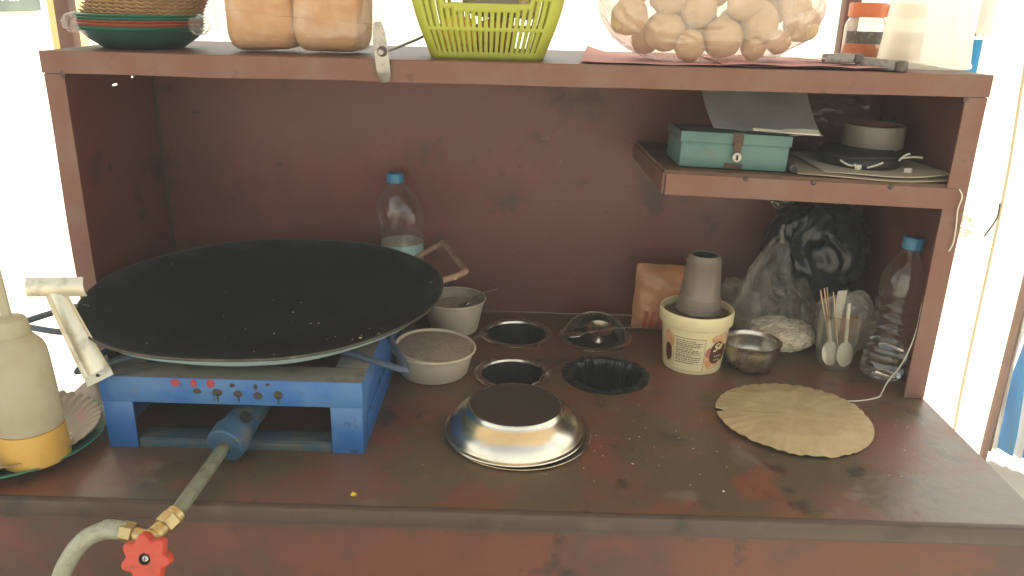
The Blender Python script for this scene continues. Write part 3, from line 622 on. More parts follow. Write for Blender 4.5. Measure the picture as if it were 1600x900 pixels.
# ------------------------------------------------------------------ gas hose, valve, knob
hz = thing('gas_valve_hose', 'ribbed gas hose with brass valve and red knob feeding the blue stove', 'gas hose', (-.385, -.40, .01))
o0 = hz.location
def Q(*p): return Vector(p)-o0
bm = B(); tube(bm, smoothpath([Q(*(e0-ax*.010)), Q(-.369, -.30, .0275), Q(-.3735, -.345, .0230), Q(-.379, -.392, .0165)], 8), .0088, 20)
obj('stove_hose', bm, m_hose, hz)
fa_ = Vector((-.379, -.392, .0165)); va = Vector((-.3935, -.425, .0085))
dx = (va-fa_).normalized()
bm = B(); rod(bm, Q(*fa_)-dx*.004, Q(*fa_)+dx*.005, .0118, 24, None, .001); rod(bm, Q(*fa_)+dx*.005, Q(*fa_)+dx*.020, .0128, 6, None, .0008); obj('brass_nut', bm, m_brass, hz)
bm = B(); rod(bm, Q(*fa_)+dx*.020, Q(*fa_)+dx*.036, .0098, 20, .0108)
rod(bm, Q(*va)+Vector((.004, 0, .0)), Q(*va)+Vector((-.022, .004, .003)), .0088, 18); blob(bm, Q(*va), (.0115, .0115, .0115), .02, 2, 3, 1)
rod(bm, Q(*va)+Vector((.004, -.002, -.001)), Q(*va)+Vector((.0045, -.026, -.006)), .0092, 18, .0098); obj('valve_body', bm, m_brass, hz)
bm = B(); rod(bm, Q(*va)+Vector((-.020, .0035, .0028)), Q(*va)+Vector((-.035, .0055, .0042)), .0122, 6, None, .0008); obj('brass_nut', bm, m_brass, hz)
kc = Vector((-.3885, -.452, .0025)); kax = Vector((-.02, -.94, .33)).normalized()
nl = 7
def knobf(a, q, z): return q*(1+.135*math.cos(nl*a+.45)*min(1, q/.02)), z
M = Matrix.Translation(Q(*kc)) @ rot_to(kax)
bm = B(); lathe(bm, [(0, -.012), (.017, -.012), (.0232, -.0105), (.0252, -.006), (.0252, .0015), (.0238, .0048), (.0205, .0062), (.013, .0048), (.0068, .0046), (.0062, .004), (.0060, .0012), (0, .001)], 112, fn=knobf, M=M); kn = obj('knob', bm, m_red, hz)
bm = B(); lathe(bm, [(.0062, .0049), (.0056, .0049), (.0054, .0016), (0, .0015)], 24, M=M); obj('screw_recess', bm, m_dark, kn)
bm = B(); lathe(bm, [(.0038, .0016), (.0038, .003), (.0028, .0038), (0, .004)], 20, M=M); obj('screw', bm, m_screw, kn)
bm = B(); box(bm, -.0025, .0025, -.0004, .0004, .0038, .0043); box(bm, -.0004, .0004, -.0025, -.00045, .0038, .0043); box(bm, -.0004, .0004, .00045, .0025, .0038, .0043); bm.transform(M); obj('screw_slot', bm, m_dark, kn)
hs = Q(*va)+Vector((-.034, .0055, .0042))
bm = B(); tube(bm, smoothpath([hs+Vector((.004, 0, 0)), hs+Vector((-.012, .001, .001)), hs+Vector((-.022, .002, .0))], 4), [.0108]*5+[.0112]*4, 20); obj('hose_ferrule', bm, m_hosepl, hz)
bm = B(); tube(bm, smoothpath([hs+Vector((-.020, .002, .0)), hs+Vector((-.045, .0, -.012)), hs+Vector((-.066, -.003, -.038)), hs+Vector((-.082, -.004, -.075)), hs+Vector((-.088, .0, -.15)), hs+Vector((-.085, .01, -.40)), hs+Vector((-.08, .03, -.79))], 8), .0104, 20); obj('supply_hose', bm, m_hosepl, hz)

# ------------------------------------------------------------------ white tubs
t = thing('low_white_tub', 'low round white plastic tub with lid dusted brown, right of stove', 'tub', (-.1235, .050, 0))
bm = B(); lathe(bm, [(0, .001), (.054, .001), (.0566, .004), (.0665, .041), (.0695, .0425), (.0705, .0445), (.0692, .0462), (.0672, .0452), (.0655, .040), (.0555, .005), (0, .003)], 72); obj('tub_body', bm, m_white, t)
bm = B(); lathe(bm, [(.0, .0462), (.05, .0458), (.0600, .0450), (.0625, .0455), (.0635, .0482), (.0655, .0496), (.0675, .0492), (.0682, .0475), (.0675, .0455), (.064, .0438), (0, .044)], 72); ld = obj('lid_rim', bm, m_white, t, rot=(R(1.5), R(3.0), 0))
bm = B(); lathe(bm, [(0, .0478), (.03, .0476), (.0605, .0464), (.0625, .0460)], 56, fn=lambda a, q, z: (q*(1+.012*math.sin(a*6)), z+.0005*math.sin(a*4+q*90))); obj('spice_dust', bm, m_powder, t, rot=(R(1.5), R(3.0), 0))
t = thing('tall_white_tub', 'white plastic tub with open dusty inside beside the tawa handle', 'tub', (-.105, .238, 0))
bm = B(); lathe(bm, [(0, .001), (.042, .001), (.0444, .004), (.0575, .060), (.0592, .0612), (.0600, .0632), (.0590, .0648), (.0575, .064)], 64); obj('tub_body', bm, m_white, t)
bm = B(); lathe(bm, [(.0575, .064), (.0565, .060), (.0530, .046), (.03, .048), (0, .049)], 64); obj('tub_inside', bm, m_insidew, t)

# ------------------------------------------------------------------ ice cream tub + cups
t = thing('ice_cream_tub', 'cream ice cream tub with brown printed logo and ingredient label', 'tub', (.3215, .113, 0), (R(0), 0, R(0)))
def tubr(z): return .0502+(.0575-.0502)*z/.085
bm = B(); lathe(bm, [(0, .002), (.046, .0015), (.0492, .0005), (.0502, .003), (.0575, .085), (.0575, .09)], 80); obj('tub_body', bm, m_cream, t)
bm = B(); lathe(bm, [(.0572, .0835), (.0612, .0825), (.0622, .084), (.0628, .101), (.0622, .1045), (.0606, .1062), (.0588, .1052), (.0574, .101), (.0568, .094)], 80); obj('lid_rim', bm, m_cream, t)
bm = B(); lathe(bm, [(.0572, .0945), (.045, .0958), (.02, .0955), (0, .0955)], 60, fn=lambda a, q, z: (q, z+.001*math.sin(a*5)+.0008*math.sin(a*11))); obj('dirty_lid', bm, mat('lid_grime', (.13, .09, .055), .7, 0, [((.04, .028, .02), 40, .46, .6, 6, .9), ((.4, .33, .19), 60, .6, .7, 4, .8)], bump=.4, bscale=160), t)
def wrap(bm, pts2, off=.0004):
    """polygon list in (arc metres, z) -> on the tub surface; 0 faces the photograph"""
    for poly in pts2:
        vs = []
        for s, z in poly:
            r = tubr(z)+off; a = -PI/2-.27+s/.054
            vs.append(bm.verts.new((r*math.cos(a), r*math.sin(a), z)))
        bm.faces.new(vs)
def grid(s0, s1, z0, z1, n=8): return [[(s0+(s1-s0)*i/n, z0), (s0+(s1-s0)*(i+1)/n, z0), (s0+(s1-s0)*(i+1)/n, z1), (s0+(s1-s0)*i/n, z1)] for i in range(n)]
bm = B(); wrap(bm, grid(-.031, .0225, .006, .068, 14), .0003); obj('label_border', bm, m_ink, t)
bm = B(); wrap(bm, grid(-.0302, .0217, .0068, .0672, 14), .0006); obj('label_panel', bm, m_label, t)
bm = B(); rnd = random.Random(11)
for k in range(13):
    z = .063-k*.0034
    s = -.0265
    while s < .016:
        l = rnd.uniform(.002, .006)
        if s+l > (.0175 if k % 4 else .006): break
        wrap(bm, grid(s, s+l, z-.0007, z+.0007, 1), .0009); s += l+.0012
for z in (.0545, .044, .034, .0215): wrap(bm, grid(-.027, .0195, z-.00025, z+.00015, 10), .0009)
obj('small_print', bm, m_ink, t, False, kind='stuff')
def blobpoly(cs, cz, a, b, seed, n=40, amp=.25):
    return [(cs+a*math.cos(2*PI*i/n)*(1+amp*noise.noise(Vector((math.cos(2*PI*i/n)*1.6, math.sin(2*PI*i/n)*1.6, seed)))), cz+b*math.sin(2*PI*i/n)*(1+amp*noise.noise(Vector((math.cos(2*PI*i/n)*1.6, math.sin(2*PI*i/n)*1.6, seed+4))))) for i in range(n)]
def fan(poly):
    cs = sum(p[0] for p in poly)/len(poly); cz = sum(p[1] for p in poly)/len(poly)
    out = []
    for i in range(len(poly)):
        p, q = poly[i], poly[(i+1) % len(poly)]
        for k in range(4):
            a0, a1 = k/4, (k+1)/4
            A = (cs+(p[0]-cs)*a0, cz+(p[1]-cz)*a0); Bq = (cs+(p[0]-cs)*a1, cz+(p[1]-cz)*a1); Cq = (cs+(q[0]-cs)*a1, cz+(q[1]-cz)*a1); Dq = (cs+(q[0]-cs)*a0, cz+(q[1]-cz)*a0)
            out.append([Bq, Cq, Dq, A] if k else [A, Bq, Cq])
    return out
for a_ in ((.041, .029, .018, .017, 2), (.052, .066, .02, .010, 9), (-.042, .058, .011, .017, 14)):
    bm = B(); wrap(bm, fan(blobpoly(*a_)), .0005); obj('caramel_splash', bm, m_cara, t)
bm = B(); wrap(bm, fan(blobpoly(.033, .042, .009, .010, 21)), .0008); obj('pink_splash', bm, m_pinkp, t)
for a_ in ((.0485, .040, .0185, .0205, 5), (-.0425, .035, .008, .016, 8)):
    bm = B(); wrap(bm, fan(blobpoly(*a_)), .0011); obj('chocolate_splash', bm, m_choc, t)
fc = bpy.data.curves.new('txt', 'FONT'); fc.body = 'Se'; fc.size = .021; fc.shear = .25; fc.resolution_u = 2; fc.offset = .0006
fo = bpy.data.objects.new('txt', fc); COL.objects.link(fo); bpy.context.view_layer.update()
tm = bpy.data.meshes.new_from_object(fo.evaluated_get(bpy.context.evaluated_depsgraph_get())); bpy.data.objects.remove(fo)
bm = B(); bm.from_mesh(tm); bmesh.ops.subdivide_edges(bm, edges=bm.edges[:], cuts=1)
for v in bm.verts:
    s = .0365+v.co.x*.95; z = .0435+v.co.y*.9+v.co.x*.28; r_ = tubr(z)+.0016; a = -PI/2-.27+s/.054
    v.co = Vector((r_*math.cos(a), r_*math.sin(a), z))
obj('logo_lettering', bm, m_cream, t, False)
bm = B(); rnd = random.Random(2)
for k in range(7): wrap(bm, grid(.041+.004*(k % 4), .0432+.004*(k % 4), .034-.007*(k//4), .0362-.007*(k//4), 1), .0016)
obj('logo_dots', bm, m_cream, t, False)
t = thing('stacked_cups', 'stack of grey plastic cups upside down on the ice cream tub', 'cups', (.3265, .126, .0962), (R(0), R(1.2), 0))
bm = B()
prof = []
nst = 7
for k in range(nst):
    z = k*.0038; r = .0385-k*.00055; prof += [(r, z), (r+.0004, z+.0018), (r-.0006, z+.0034)]
prof += [(.0335, .034), (.0298, .084), (.0302, .0848), (.0302, .089), (.0286, .0905), (.0268, .098), (.0258, .1003), (.0238, .1008), (.0205, .0995), (.0198, .093)]
lathe(bm, prof, 64); obj('cup_wall', bm, m_cup, t)
bm = B(); lathe(bm, [(.0198, .0985), (.016, .0935), (.0, .093)], 40); obj('cup_base', bm, m_dark, t)

# ------------------------------------------------------------------ small steel bowl
t = thing('small_steel_bowl', 'small deep steel bowl standing beside the ice cream tub', 'bowl', (.4207, .104, 0))
bm = B(); lathe(bm, [(0, .001), (.03, .0008), (.0372, .005), (.0425, .014), (.0462, .026), (.0470, .040), (.0468, .0455), (.0488, .0485), (.0492, .0498), (.0480, .0503), (.0464, .0485), (.0455, .040), (.0445, .026), (.040, .0145), (.034, .007), (0, .004)], 64); obj('bowl', bm, m_steelw, t)
bm = B(); lathe(bm, [(0, .0175), (.03, .0172), (.0405, .0168)], 48); obj('pale_batter', bm, mat('pale_liquid', (.42, .42, .36), .25), t)

# ------------------------------------------------------------------ kraft paper plate
t = thing('paper_plate', 'brown kraft paper plate with scalloped rim lying upside down on counter', 'plate', (.4375, -.084, .0), (0, 0, R(8)))
def ppf(a, q, z):
    k = max(0, (q-.075)/.04); rp = math.sin(a*38+noise.noise(Vector((math.cos(a)*2, math.sin(a)*2, 0)))*4)
    d = 1.0
    aa = (a-R(165)+PI) % (2*PI)-PI
    if abs(aa) < .06: d = 1-.16*k*max(0, 1-abs(aa)/.035)
    u = noise.noise(Vector((q*40*math.cos(a), q*40*math.sin(a), 3)))
    return q*d*(1+.0012*k*math.sin(a*38)+.004*noise.noise(Vector((math.cos(a)*3, math.sin(a)*3, 8)))), z+.0006*k*rp+.0017*u+.0012*noise.noise(Vector((q*110*math.cos(a), q*110*math.sin(a), 9)))+.0022*math.sin(a*2+1)*k
pts = [(0, .0105), (.012, .011), (.02, .0112), (.03, .0108), (.045, .0115), (.055, .0112), (.064, .0118), (.07, .012), (.076, .0116), (.084, .0100), (.092, .0088), (.1, .0078), (.107, .0068), (.1135, .0062), (.1150, .0058), (.1145, .0052), (.108, .0056), (.09, .0076), (.07, .0105), (0, .0096)]
bm = B(); lathe(bm, pts, 228, fn=ppf); obj('plate', bm, m_kraft, t)

# ------------------------------------------------------------------ orange packet
t = thing('orange_snack_packet', 'crumpled orange snack packet standing behind the ice cream tub', 'packet', (.315, .252, 0), (R(-10), 0, R(-3)))
def pk(sgn):
    def fn(u, v):
        x = -.078+.156*u; z = .004+.126*v
        e = (1-(2*u-1)**4)*(1-(2*v-1)**4)
        n = noise.noise(Vector((x*22, z*22, sgn)))*.007+abs(noise.noise(Vector((x*40, z*40, sgn+4))))*.012
        return Vector((x*(1+.06*(1-v))+.003*noise.noise(Vector((z*30, 3, 1))), sgn*(.020*e+n*e), z+.003*noise.noise(Vector((x*25, 1, 7)))))
    return fn
bm = B(); sheet(bm, pk(-1), 40, 32); sheet(bm, pk(1), 40, 32); bmesh.ops.remove_doubles(bm, verts=bm.verts[:], dist=.0012); obj('foil', bm, m_orange, t)
bm = B()
for k, x in enumerate((-.06, -.048, -.036, .055, .067)):
    sheet(bm, lambda u, v: (lambda p: Vector((p.x, p.y-.0009, p.z)))(pk(-1)((x+.078)/.156+(.045*u)+.02*v, .02+.28*v)), 3, 8)
obj('red_stripe', bm, m_packred, t, kind='stuff')

# ------------------------------------------------------------------ bags at right
t = thing('clear_snack_bag', 'clear plastic bag of white puffed snack tied to a peak', 'bag', (.492, .20, 0))
def shp(n):
    z = .108+.108*n.z; v = (z)/.216
    r = (.066*(1-v**1.6)**.9+.006) if v > .35 else .066*(.86+.4*v)
    h = math.hypot(n.x, n.y)+1e-6; k = min(1, h*2.2)
    ln = .030*math.sin(v*2.2)
    c = Vector((-ln*.5, 0, z)); return c, Vector((c.x+n.x/h*r*k*1.15, n.y/h*r*k*.8, z))
bm = B(); crumple(bm, shp, 6, .17, 1.7, 3, 1, (1.5, 1.5, .45)); obj('bag_film', bm, f_bag, t)
bm = B(); rnd = random.Random(8)
crumple(bm, lambda n: (Vector((0, 0, .02)), Vector((.004+max(-.056, min(.056, n.x*.064)), -.004+n.y*.046, max(.002, .026+n.z*.03)))), 6, .10, 3.5, 8)
for k in range(130):
    a = rnd.random()*6.28; q = .044*math.sqrt(rnd.random()); s = rnd.uniform(.003, .005)
    blob(bm, (q*math.cos(a)*1.25+.004, q*math.sin(a)*.9-.004, .044+.006*rnd.random()-.25*abs(q)), (s, s, s*.8), .35, 2.5, 2, k)
obj('puffed_snack', bm, m_puff, t, kind='stuff')
bm = B(); tube(bm, smoothpath([(-.018, -.02, .205), (-.024, -.024, .222), (-.02, -.02, .236)], 4), .0035, 8); obj('twisted_neck', bm, f_bag, t)
t = thing('crumpled_clear_film', 'crumpled see-through plastic bag between orange packet and snack bag', 'bag', (.415, .235, 0))
bm = B(); crumple(bm, lambda n: (Vector((0, 0, .055)), Vector((n.x*.05, n.y*.045, .055+n.z*.056))), 5, .28, 2.4, 9); obj('bag_film', bm, f_bag, t)
t = thing('black_polythene_bag', 'large crumpled black polythene bag under the side shelf', 'bag', (.553, .235, .0))
bm = B(); crumple(bm, lambda n: (Vector((0, 0, .185)), Vector((n.x*.088, n.y*.075, .178+n.z*.09))), 6, .17, 1.15, 5, 1, (1.5, 1.2, .6), 2); obj('bag_film', bm, m_blkpl, t)
bm = B(); crumple(bm, lambda n: (Vector((.01, .02, .06)), Vector((.01+n.x*.07, .02+n.y*.06, .058+n.z*.062))), 5, .2, 1.5, 6, 1, (1.4, 1.2, .6), 2); obj('lower_bag', bm, m_blkpl, t)
t = thing('greenish_plastic_bag', 'pale greenish plastic bag end showing above the black bag', 'bag', (.500, .275, .235))
bm = B(); crumple(bm, lambda n: (Vector((0, 0, .03)), Vector((n.x*.034, n.y*.028, .045+n.z*.042))), 5, .2, 2.2, 12); obj('bag_film', bm, f_green, t)
t = thing('white_plastic_pouch', 'whitish plastic pouch with orange contents behind the tumbler', 'pouch', (.605, .190, 0))
bm = B(); crumple(bm, lambda n: (Vector((0, 0, .05)), Vector((max(-.046, min(.046, n.x*.055)), n.y*.03, .0545+max(-.9, min(1, n.z*1.2))*.058))), 5, .10, 2.2, 15); obj('pouch_film', bm, mat('milky_pouch', (.5, .46, .38), .4, translucent=.3, bump=.3, bscale=60), t)
bm = B(); crumple(bm, lambda n: (Vector((.0, -.022, .055)), Vector((n.x*.028, -.024+n.y*.012, .055+n.z*.026))), 4, .12, 2.2, 16); obj('orange_contents', bm, mat('orange_sweet', (.62, .34, .14), .6), t)

# ------------------------------------------------------------------ tumbler with sticks
t = thing('plastic_tumbler', 'clear plastic tumbler holding wooden sticks and white spoons', 'tumbler', (.5745, .126, 0))
bm = B(); lathe(bm, [(0, .003), (.026, .003), (.029, .001), (.0305, .003), (.0318, .02), (.036, .07), (.0400, .098), (.0412, .1), (.0402, .1006), (.0385, .097), (.0345, .07), (.0305, .02), (.028, .006), (0, .005)], 56); obj('cup', bm, f_glass, t)
for k, (a, b, w) in enumerate([((-.004, -.012, .006), (-.046, -.010, .141), .0048), ((.000, -.004, .006), (-.038, -.004, .143), .0048), ((.004, .004, .006), (-.031, .002, .142), .0048), ((.006, -.010, .006), (-.026, -.012, .138), .0048)]):
    s = thing('wooden_stick', ['wooden ice cream stick, leftmost and most tilted in the tumbler', 'wooden stick second from left in the tumbler', 'wooden stick third from left in the tumbler', 'wooden stick nearest the white card in the tumbler'][k], 'stick', Vector((.5745, .126, 0))+Vector(a), group='wooden sticks in the tumbler')
    d = Vector(b)-Vector(a); xx = Vector((.35, 1, .1)); xx = (xx-d*xx.dot(d)/d.length_squared).normalized(); n_ = d.normalized().cross(xx)
    bm = B(); sheet(bm, lambda u, v: d*u+xx*w*(v-.5)*2*math.sqrt(max(.05, 1-(abs(2*u-1))**24))+n_*0, 18, 2, .0016); obj('stick', bm, m_stick, s)
bm = B(); sheet(bm, lambda u, v: Vector((.556+.018*u+.004*v, .121+.006*u, .012+.126*v)), 2, 6, .0012); o = obj('white_card', bm, m_strip, None); tag(o, 'flat pale card strip standing among the sticks in the tumbler', 'card')
def plspoon(label, p, q):
    p, q = Vector(p), Vector(q); s = thing('plastic_spoon', label, 'spoon', p, group='plastic spoons in the tumbler')
    d = (q-p); X = Vector((1, .15, 0)); X = (X-d*X.dot(d)/d.length_squared).normalized(); n_ = X.cross(d.normalized())
    Ld = d.length; dd = d.normalized()
    bm = B(); sheet(bm, lambda u, v: dd*(.044*u)+X*.0145*(v-.5)*2*math.sqrt(max(0, 1-(2*u-1)**2*.985))-n_*(-.006*(1-(2*v-1)**2)*math.sin(PI*u)), 16, 8, .001); obj('spoon_bowl', bm, m_spoon, s)
    bm = B(); sheet(bm, lambda u, v: dd*(.042+(Ld-.042)*u)+X*(.0036-.0006*u)*(v-.5)*2+n_*.0006*math.cos(v*PI*2), 12, 4, .0014); obj('handle', bm, m_spoon, s)
plspoon('white plastic spoon standing bowl down at the front of the tumbler', (.5825, .1010, .007), (.5810, .120, .117))
plspoon('white plastic spoon leaning low at the left inside the tumbler', (.562, .108, .006), (.551, .118, .085))

# ------------------------------------------------------------------ bottles
def rings(z0, z1, n, r, d):
    out = []
    for k in range(n):
        a = z0+(z1-z0)*k/n; s = (z1-z0)/n; out += [(r-d*.2, a), (r, a+s*.15), (r, a+s*.5), (r-d*.7, a+s*.68), (r-d, a+s*.8), (r-d*.7, a+s*.92)]
    return out
t = thing('water_bottle', 'clear ribbed water bottle with blue cap leaning by right post', 'bottle', (.6365, .0785, 0.001), (R(-2), R(4.2), 0)); t.scale = (1, 1, .965)
pf = [(0, .004), (.028, .002), (.0335, .006), (.0352, .012), (.0352, .030), (.0335, .034), (.0352, .038), (.0352, .046)]+rings(.05, .150, 5, .0345, .0038)+[(.0338, .152), (.0345, .156), (.0345, .178), (.033, .190), (.028, .205), (.02, .218), (.0145, .226), (.0135, .232), (.0148, .2335), (.0148, .236), (.0125, .237), (.0125, .24)]
def sq(a, q, z): return q*(1+.02*math.cos(4*a)*(1 if .0 < z < .05 else 0)+.012*math.sin(a*3+z*60)), z
bm = B(); lathe(bm, pf, 56, fn=sq); obj('bottle_body', bm, f_bottle, t)
bm = B(); lathe(bm, [(0, .0045), (.027, .003), (.033, .007), (.0345, .012), (.0345, .030), (.033, .034), (.0345, .038), (.0343, .046), (.0342, .062), (.030, .0628), (0, .063)], 48, fn=sq); obj('water', bm, m_water, t)
bm = B(); lathe(bm, [(.0158, .2345), (.0162, .236), (.0162, .252), (.015, .2545), (0, .255)], 48, fn=lambda a, q, z: (q*(1+.015*math.sin(a*36)*(1 if q > .0155 else 0)), z)); obj('cap', bm, m_cap, t)
t = thing('crushed_bottle', 'squashed clear bottle with blue cap and milky liquid behind tawa', 'bottle', (-.2085, .292, .001), (0, 0, 0))
def cr(a, q, z):
    k = max(0, (z-.13)/.15)
    return q*(1+.12*k*math.cos(a*2+.6)*(q > .018)+.02*math.sin(3*a+z*50)), z
pf = [(0, .003), (.034, .002), (.0405, .008), (.0412, .06), (.0412, .15), (.0405, .165), (.0415, .185), (.0425, .205), (.040, .225), (.033, .243), (.023, .258), (.0155, .266), (.0138, .270), (.015, .272), (.0135, .275), (.0135, .279)]
bm = B(); lathe(bm, pf, 56, fn=cr)
for v in bm.verts:
    k = max(0, (v.co.z-.15)/.12); v.co.x += -.010*k*k*(1 if v.co.z > .2 else .7); v.co.z -= .006*k*max(0, v.co.x/.04)
obj('bottle_body', bm, f_bottle, t)
bm = B(); lathe(bm, [(0, .004), (.039, .008), (.0402, .06), (.0402, .1545)], 48); obj('milky_liquid', bm, m_milk, t)
bm = B(); lathe(bm, [(.0402, .1547), (.02, .1549), (0, .1549)], 48); obj('liquid_surface', bm, m_milkt, t)
bm = B(); lathe(bm, [(.0162, .272), (.0165, .274), (.0163, .287), (.015, .2895), (0, .29)], 44, fn=lambda a, q, z: (q*(1+.015*math.sin(a*36)*(1 if q > .0155 else 0)), z)); obj('cap', bm, m_cap, t, loc=(-.0105, 0, -.004))

# ------------------------------------------------------------------ shelf contents
zs = lambda x, y: shz(x)-.012*(y-.004)/.335+.0016
t = thing('teal_cash_box', 'dusty teal tin cash box with rusty latch on the side shelf', 'cash box', (.334, .094, zs(.334, .094)), (R(-2), R(1.5), R(-1)))
bw, bd, bh = .083, .064, .050
bm = B(); box(bm, -bw+.002, bw-.002, -bd+.002, bd-.002, .0005, bh-.008, .002); obj('box_body', bm, m_box, t)
bm = B(); box(bm, -bw, bw, -bd-.0015, -bd+.0005, bh-.0115, bh+.004, .0008); obj('lid_flange', bm, m_box, t)
bm = B(); box(bm, -bw, -bw+.002, -bd+.0007, bd, bh-.0115, bh+.004, .0006); obj('lid_flange', bm, m_boxtop, t)
bm = B(); box(bm, bw-.002, bw, -bd+.0007, bd, bh-.0115, bh+.004, .0006); obj('lid_flange', bm, m_boxtop, t)
bm = B(); sheet(bm, lambda u, v: Vector((-bw+.0022+(2*bw-.0044)*u, -bd+.0008+(2*bd-.001)*v, bh+.0015+.004*math.sin(PI*u)*math.sin(PI*v))), 14, 12, .002); obj('lid', bm, m_boxtop, t)
bm = B(); box(bm, -.0055, .010, -bd-.0035, -bd-.0017, bh-.014, bh+.006, .0006); box(bm, -.003, .0075, -bd-.0052, -bd-.0036, bh-.032, bh-.008, .0006); lt = obj('latch', bm, m_rust, t)
bm = B(); lathe(bm, [(0, 0), (.009, 0), (.0098, .002), (.0088, .0045), (.004, .0052), (0, .0052)], 28, M=Matrix.Translation((.002, -bd-.0053, bh-.030)) @ Matrix.Scale(.75, 4) @ Matrix.Rotation(PI/2, 4, 'X')); obj('lock_boss', bm, m_clip, lt)
bm = B(); box(bm, .0005, .0035, -bd-.0112, -bd-.0106, bh-.034, bh-.0265); obj('keyhole', bm, m_dark, lt)
bm = B(); box(bm, -.0135, .0135, -bd-.0004, -bd+.0012, .0015, .0095, .0006); obj('hasp_plate', bm, m_rust, t)
bm = B(); sheet(bm, lambda u, v: Vector((.308+.168*u+.01*v-.012*v*(1-u), .07+.135*v, .4155-.009*u+.058*v**1.4-.003*math.sin(u*PI)+.002*math.sin(u*9+v*3))), 24, 16, .0008); tag(obj('paper_sheet', bm, m_paper), 'large grey white sheet leaning up behind the teal cash box', 'paper')
bm = B(); sheet(bm, lambda u, v: Vector((.36+.106*u, .052+.004*u+.010*v*(.35+.65*(u > .45))-.012*(1-u), .4185-.0075*u+.001*v+.0045*(v)*(.2+.8*min(1, max(0, u*3-1.2))))), 30, 3, .0022); tag(obj('ivory_plastic_strip', bm, m_strip), 'flat ivory plastic strip lying on the teal cash box lid', 'strip')
# cardboard + newspaper under cable and tape
for k, (x0, x1, y0, y1, dz, m_, lb, cat, nm) in enumerate([(.428, .664, .02, .23, .0, m_card, 'brown cardboard sheet lying flat at right end of side shelf', 'cardboard', 'cardboard_sheet'), (.47, .662, .03, .2, .0035, m_news, 'folded newsprint sheet on the cardboard under the black cable', 'newspaper', 'newsprint_sheet')]):
    bm = B(); sheet(bm, lambda u, v: Vector((x0+(x1-x0)*u, y0+(y1-y0)*v-.02*math.sin(u*PI)*(1-v), zs(x0+(x1-x0)*u, y0)+.0018+dz+.004*u*u*(1-v)*(k+.3)+.001*math.sin(u*7+v*4))), 24, 10, .0016); tag(obj(nm, bm, m_), lb, cat)
t = thing('cable_coil', 'coil of black cable with pale loose ends under the tape roll', 'cable', (.5555, .118, zs(.5555, .1)+.0085))
bm = B(); rnd = random.Random(3)
for k in range(9):
    rr_ = .060-.0045*(k % 4)+rnd.uniform(-.001, .001); z0 = .004+.0062*(k//3)+rnd.uniform(0, .001); ph = rnd.random()*6
    tube(bm, [(rr_*math.cos(a*2*PI/40)+.002*math.sin(ph), rr_*.98*math.sin(a*2*PI/40), z0+.0014*math.sin(3*a*2*PI/40+ph)) for a in range(40)], .0034, 8, closed=True)
obj('coiled_cable', bm, m_cable, t)
bm = B(); lathe(bm, [(.063, .0), (.066, .006), (.064, .013), (.05, .0235), (0, .0245)], 48, fn=lambda a, q, z: (q*(1+.02*math.sin(a*3)), z)); obj('cable_core', bm, m_cable, t)
def strand(pts, r=.0012): b = B(); tube(b, smoothpath(pts, 6), r, 6); return b
for pts in ([(-.048, -.050, .012), (-.042, -.058, .008), (-.034, -.062, .006), (-.030, -.065, .009)], [(-.012, -.066, .004), (-.004, -.068, .007), (.003, -.069, .010), (.010, -.068, .013)], [(.040, -.054, .014), (.050, -.050, .022), (.058, -.048, .024)], [(.045, -.052, .018), (.066, -.046, .019), (.08, -.044, .018)]):
    obj('bare_wire_end', strand(pts, .0016), m_string, t)
bm = B(); blob(bm, (-.026, -.066, .004), (.006, .004, .005), .4, 3, 2, 4); obj('wire_knot', bm, m_string, t)
bm = B(); rod(bm, (.046, -.066, .001), (.054, -.072, .002), .0045, 14); obj('plug_end', bm, m_string, t)
t = thing('tape_roll', 'wide roll of brown packing tape lying flat on the cable coil', 'tape roll', (.587, .150, zs(.587, .15)+.0325))
bm = B(); lathe(bm, [(.036, .0005), (.0462, .0), (.0472, .001), (.0472, .0355), (.0462, .0365), (.0385, .0365), (.0375, .035)], 64); obj('tape', bm, m_tape, t)
bm = B(); lathe(bm, [(.0375, .0358), (.0365, .035), (.0365, .001), (.038, .0012)], 48); obj('core', bm, m_tapein, t)
t = thing('smoky_plastic_bag', 'smoky clear plastic bag pushed behind the tape roll', 'bag', (.552, .235, zs(.55, .23)))
bm = B(); crumple(bm, lambda n: (Vector((0, 0, .05)), Vector((n.x*.075, n.y*.05, .052+n.z*.052))), 5, .2, 2.2, 25); obj('bag_film', bm, f_smoke, t)
t = thing('small_cylinder', 'short dark grey tube beside the cash box on side shelf', 'tube', (.424, .045, zs(.424, .04)+.0075))
bm = B(); rod(bm, (0, -.02, 0), (0, .02, 0), .0065, 20, None, .001); obj('tube_body', bm, mat('grey_rubber', (.07, .075, .07), .6), t)
bm = B(); lathe(bm, [(0, 0), (.0045, 0), (.0045, .0006), (0, .0006)], 16, M=Matrix.Translation((0, -.0202, 0)) @ Matrix.Rotation(PI/2, 4, 'X')); obj('tube_bore', bm, m_dark, t)

bm = B(); tube(bm, smoothpath([(.660, -.004, shz(.66)-.004), (.6655, -.006, .335), (.664, -.0045, .315), (.6665, -.0048, .29), (.667, -.006, .265), (.664, -.004, .25)], 6), .0011, 6); tag(obj('hanging_string', bm, m_string), 'short white string hanging from shelf end on right post', 'string')
bm = B(); tube(bm, smoothpath([(.6585, .012, .178), (.6485, .010, .163), (.6465, .008, .12), (.6405, .006, .085), (.634, .012, .05), (.6235, .02, .02), (.6155, .016, .0025), (.60, -.004, .0018), (.565, -.018, .0018), (.53, -.022, .0018)], 7), .00115, 6); tag(obj('trailing_string', bm, m_string), 'white string trailing past the water bottle to the kraft plate', 'string')

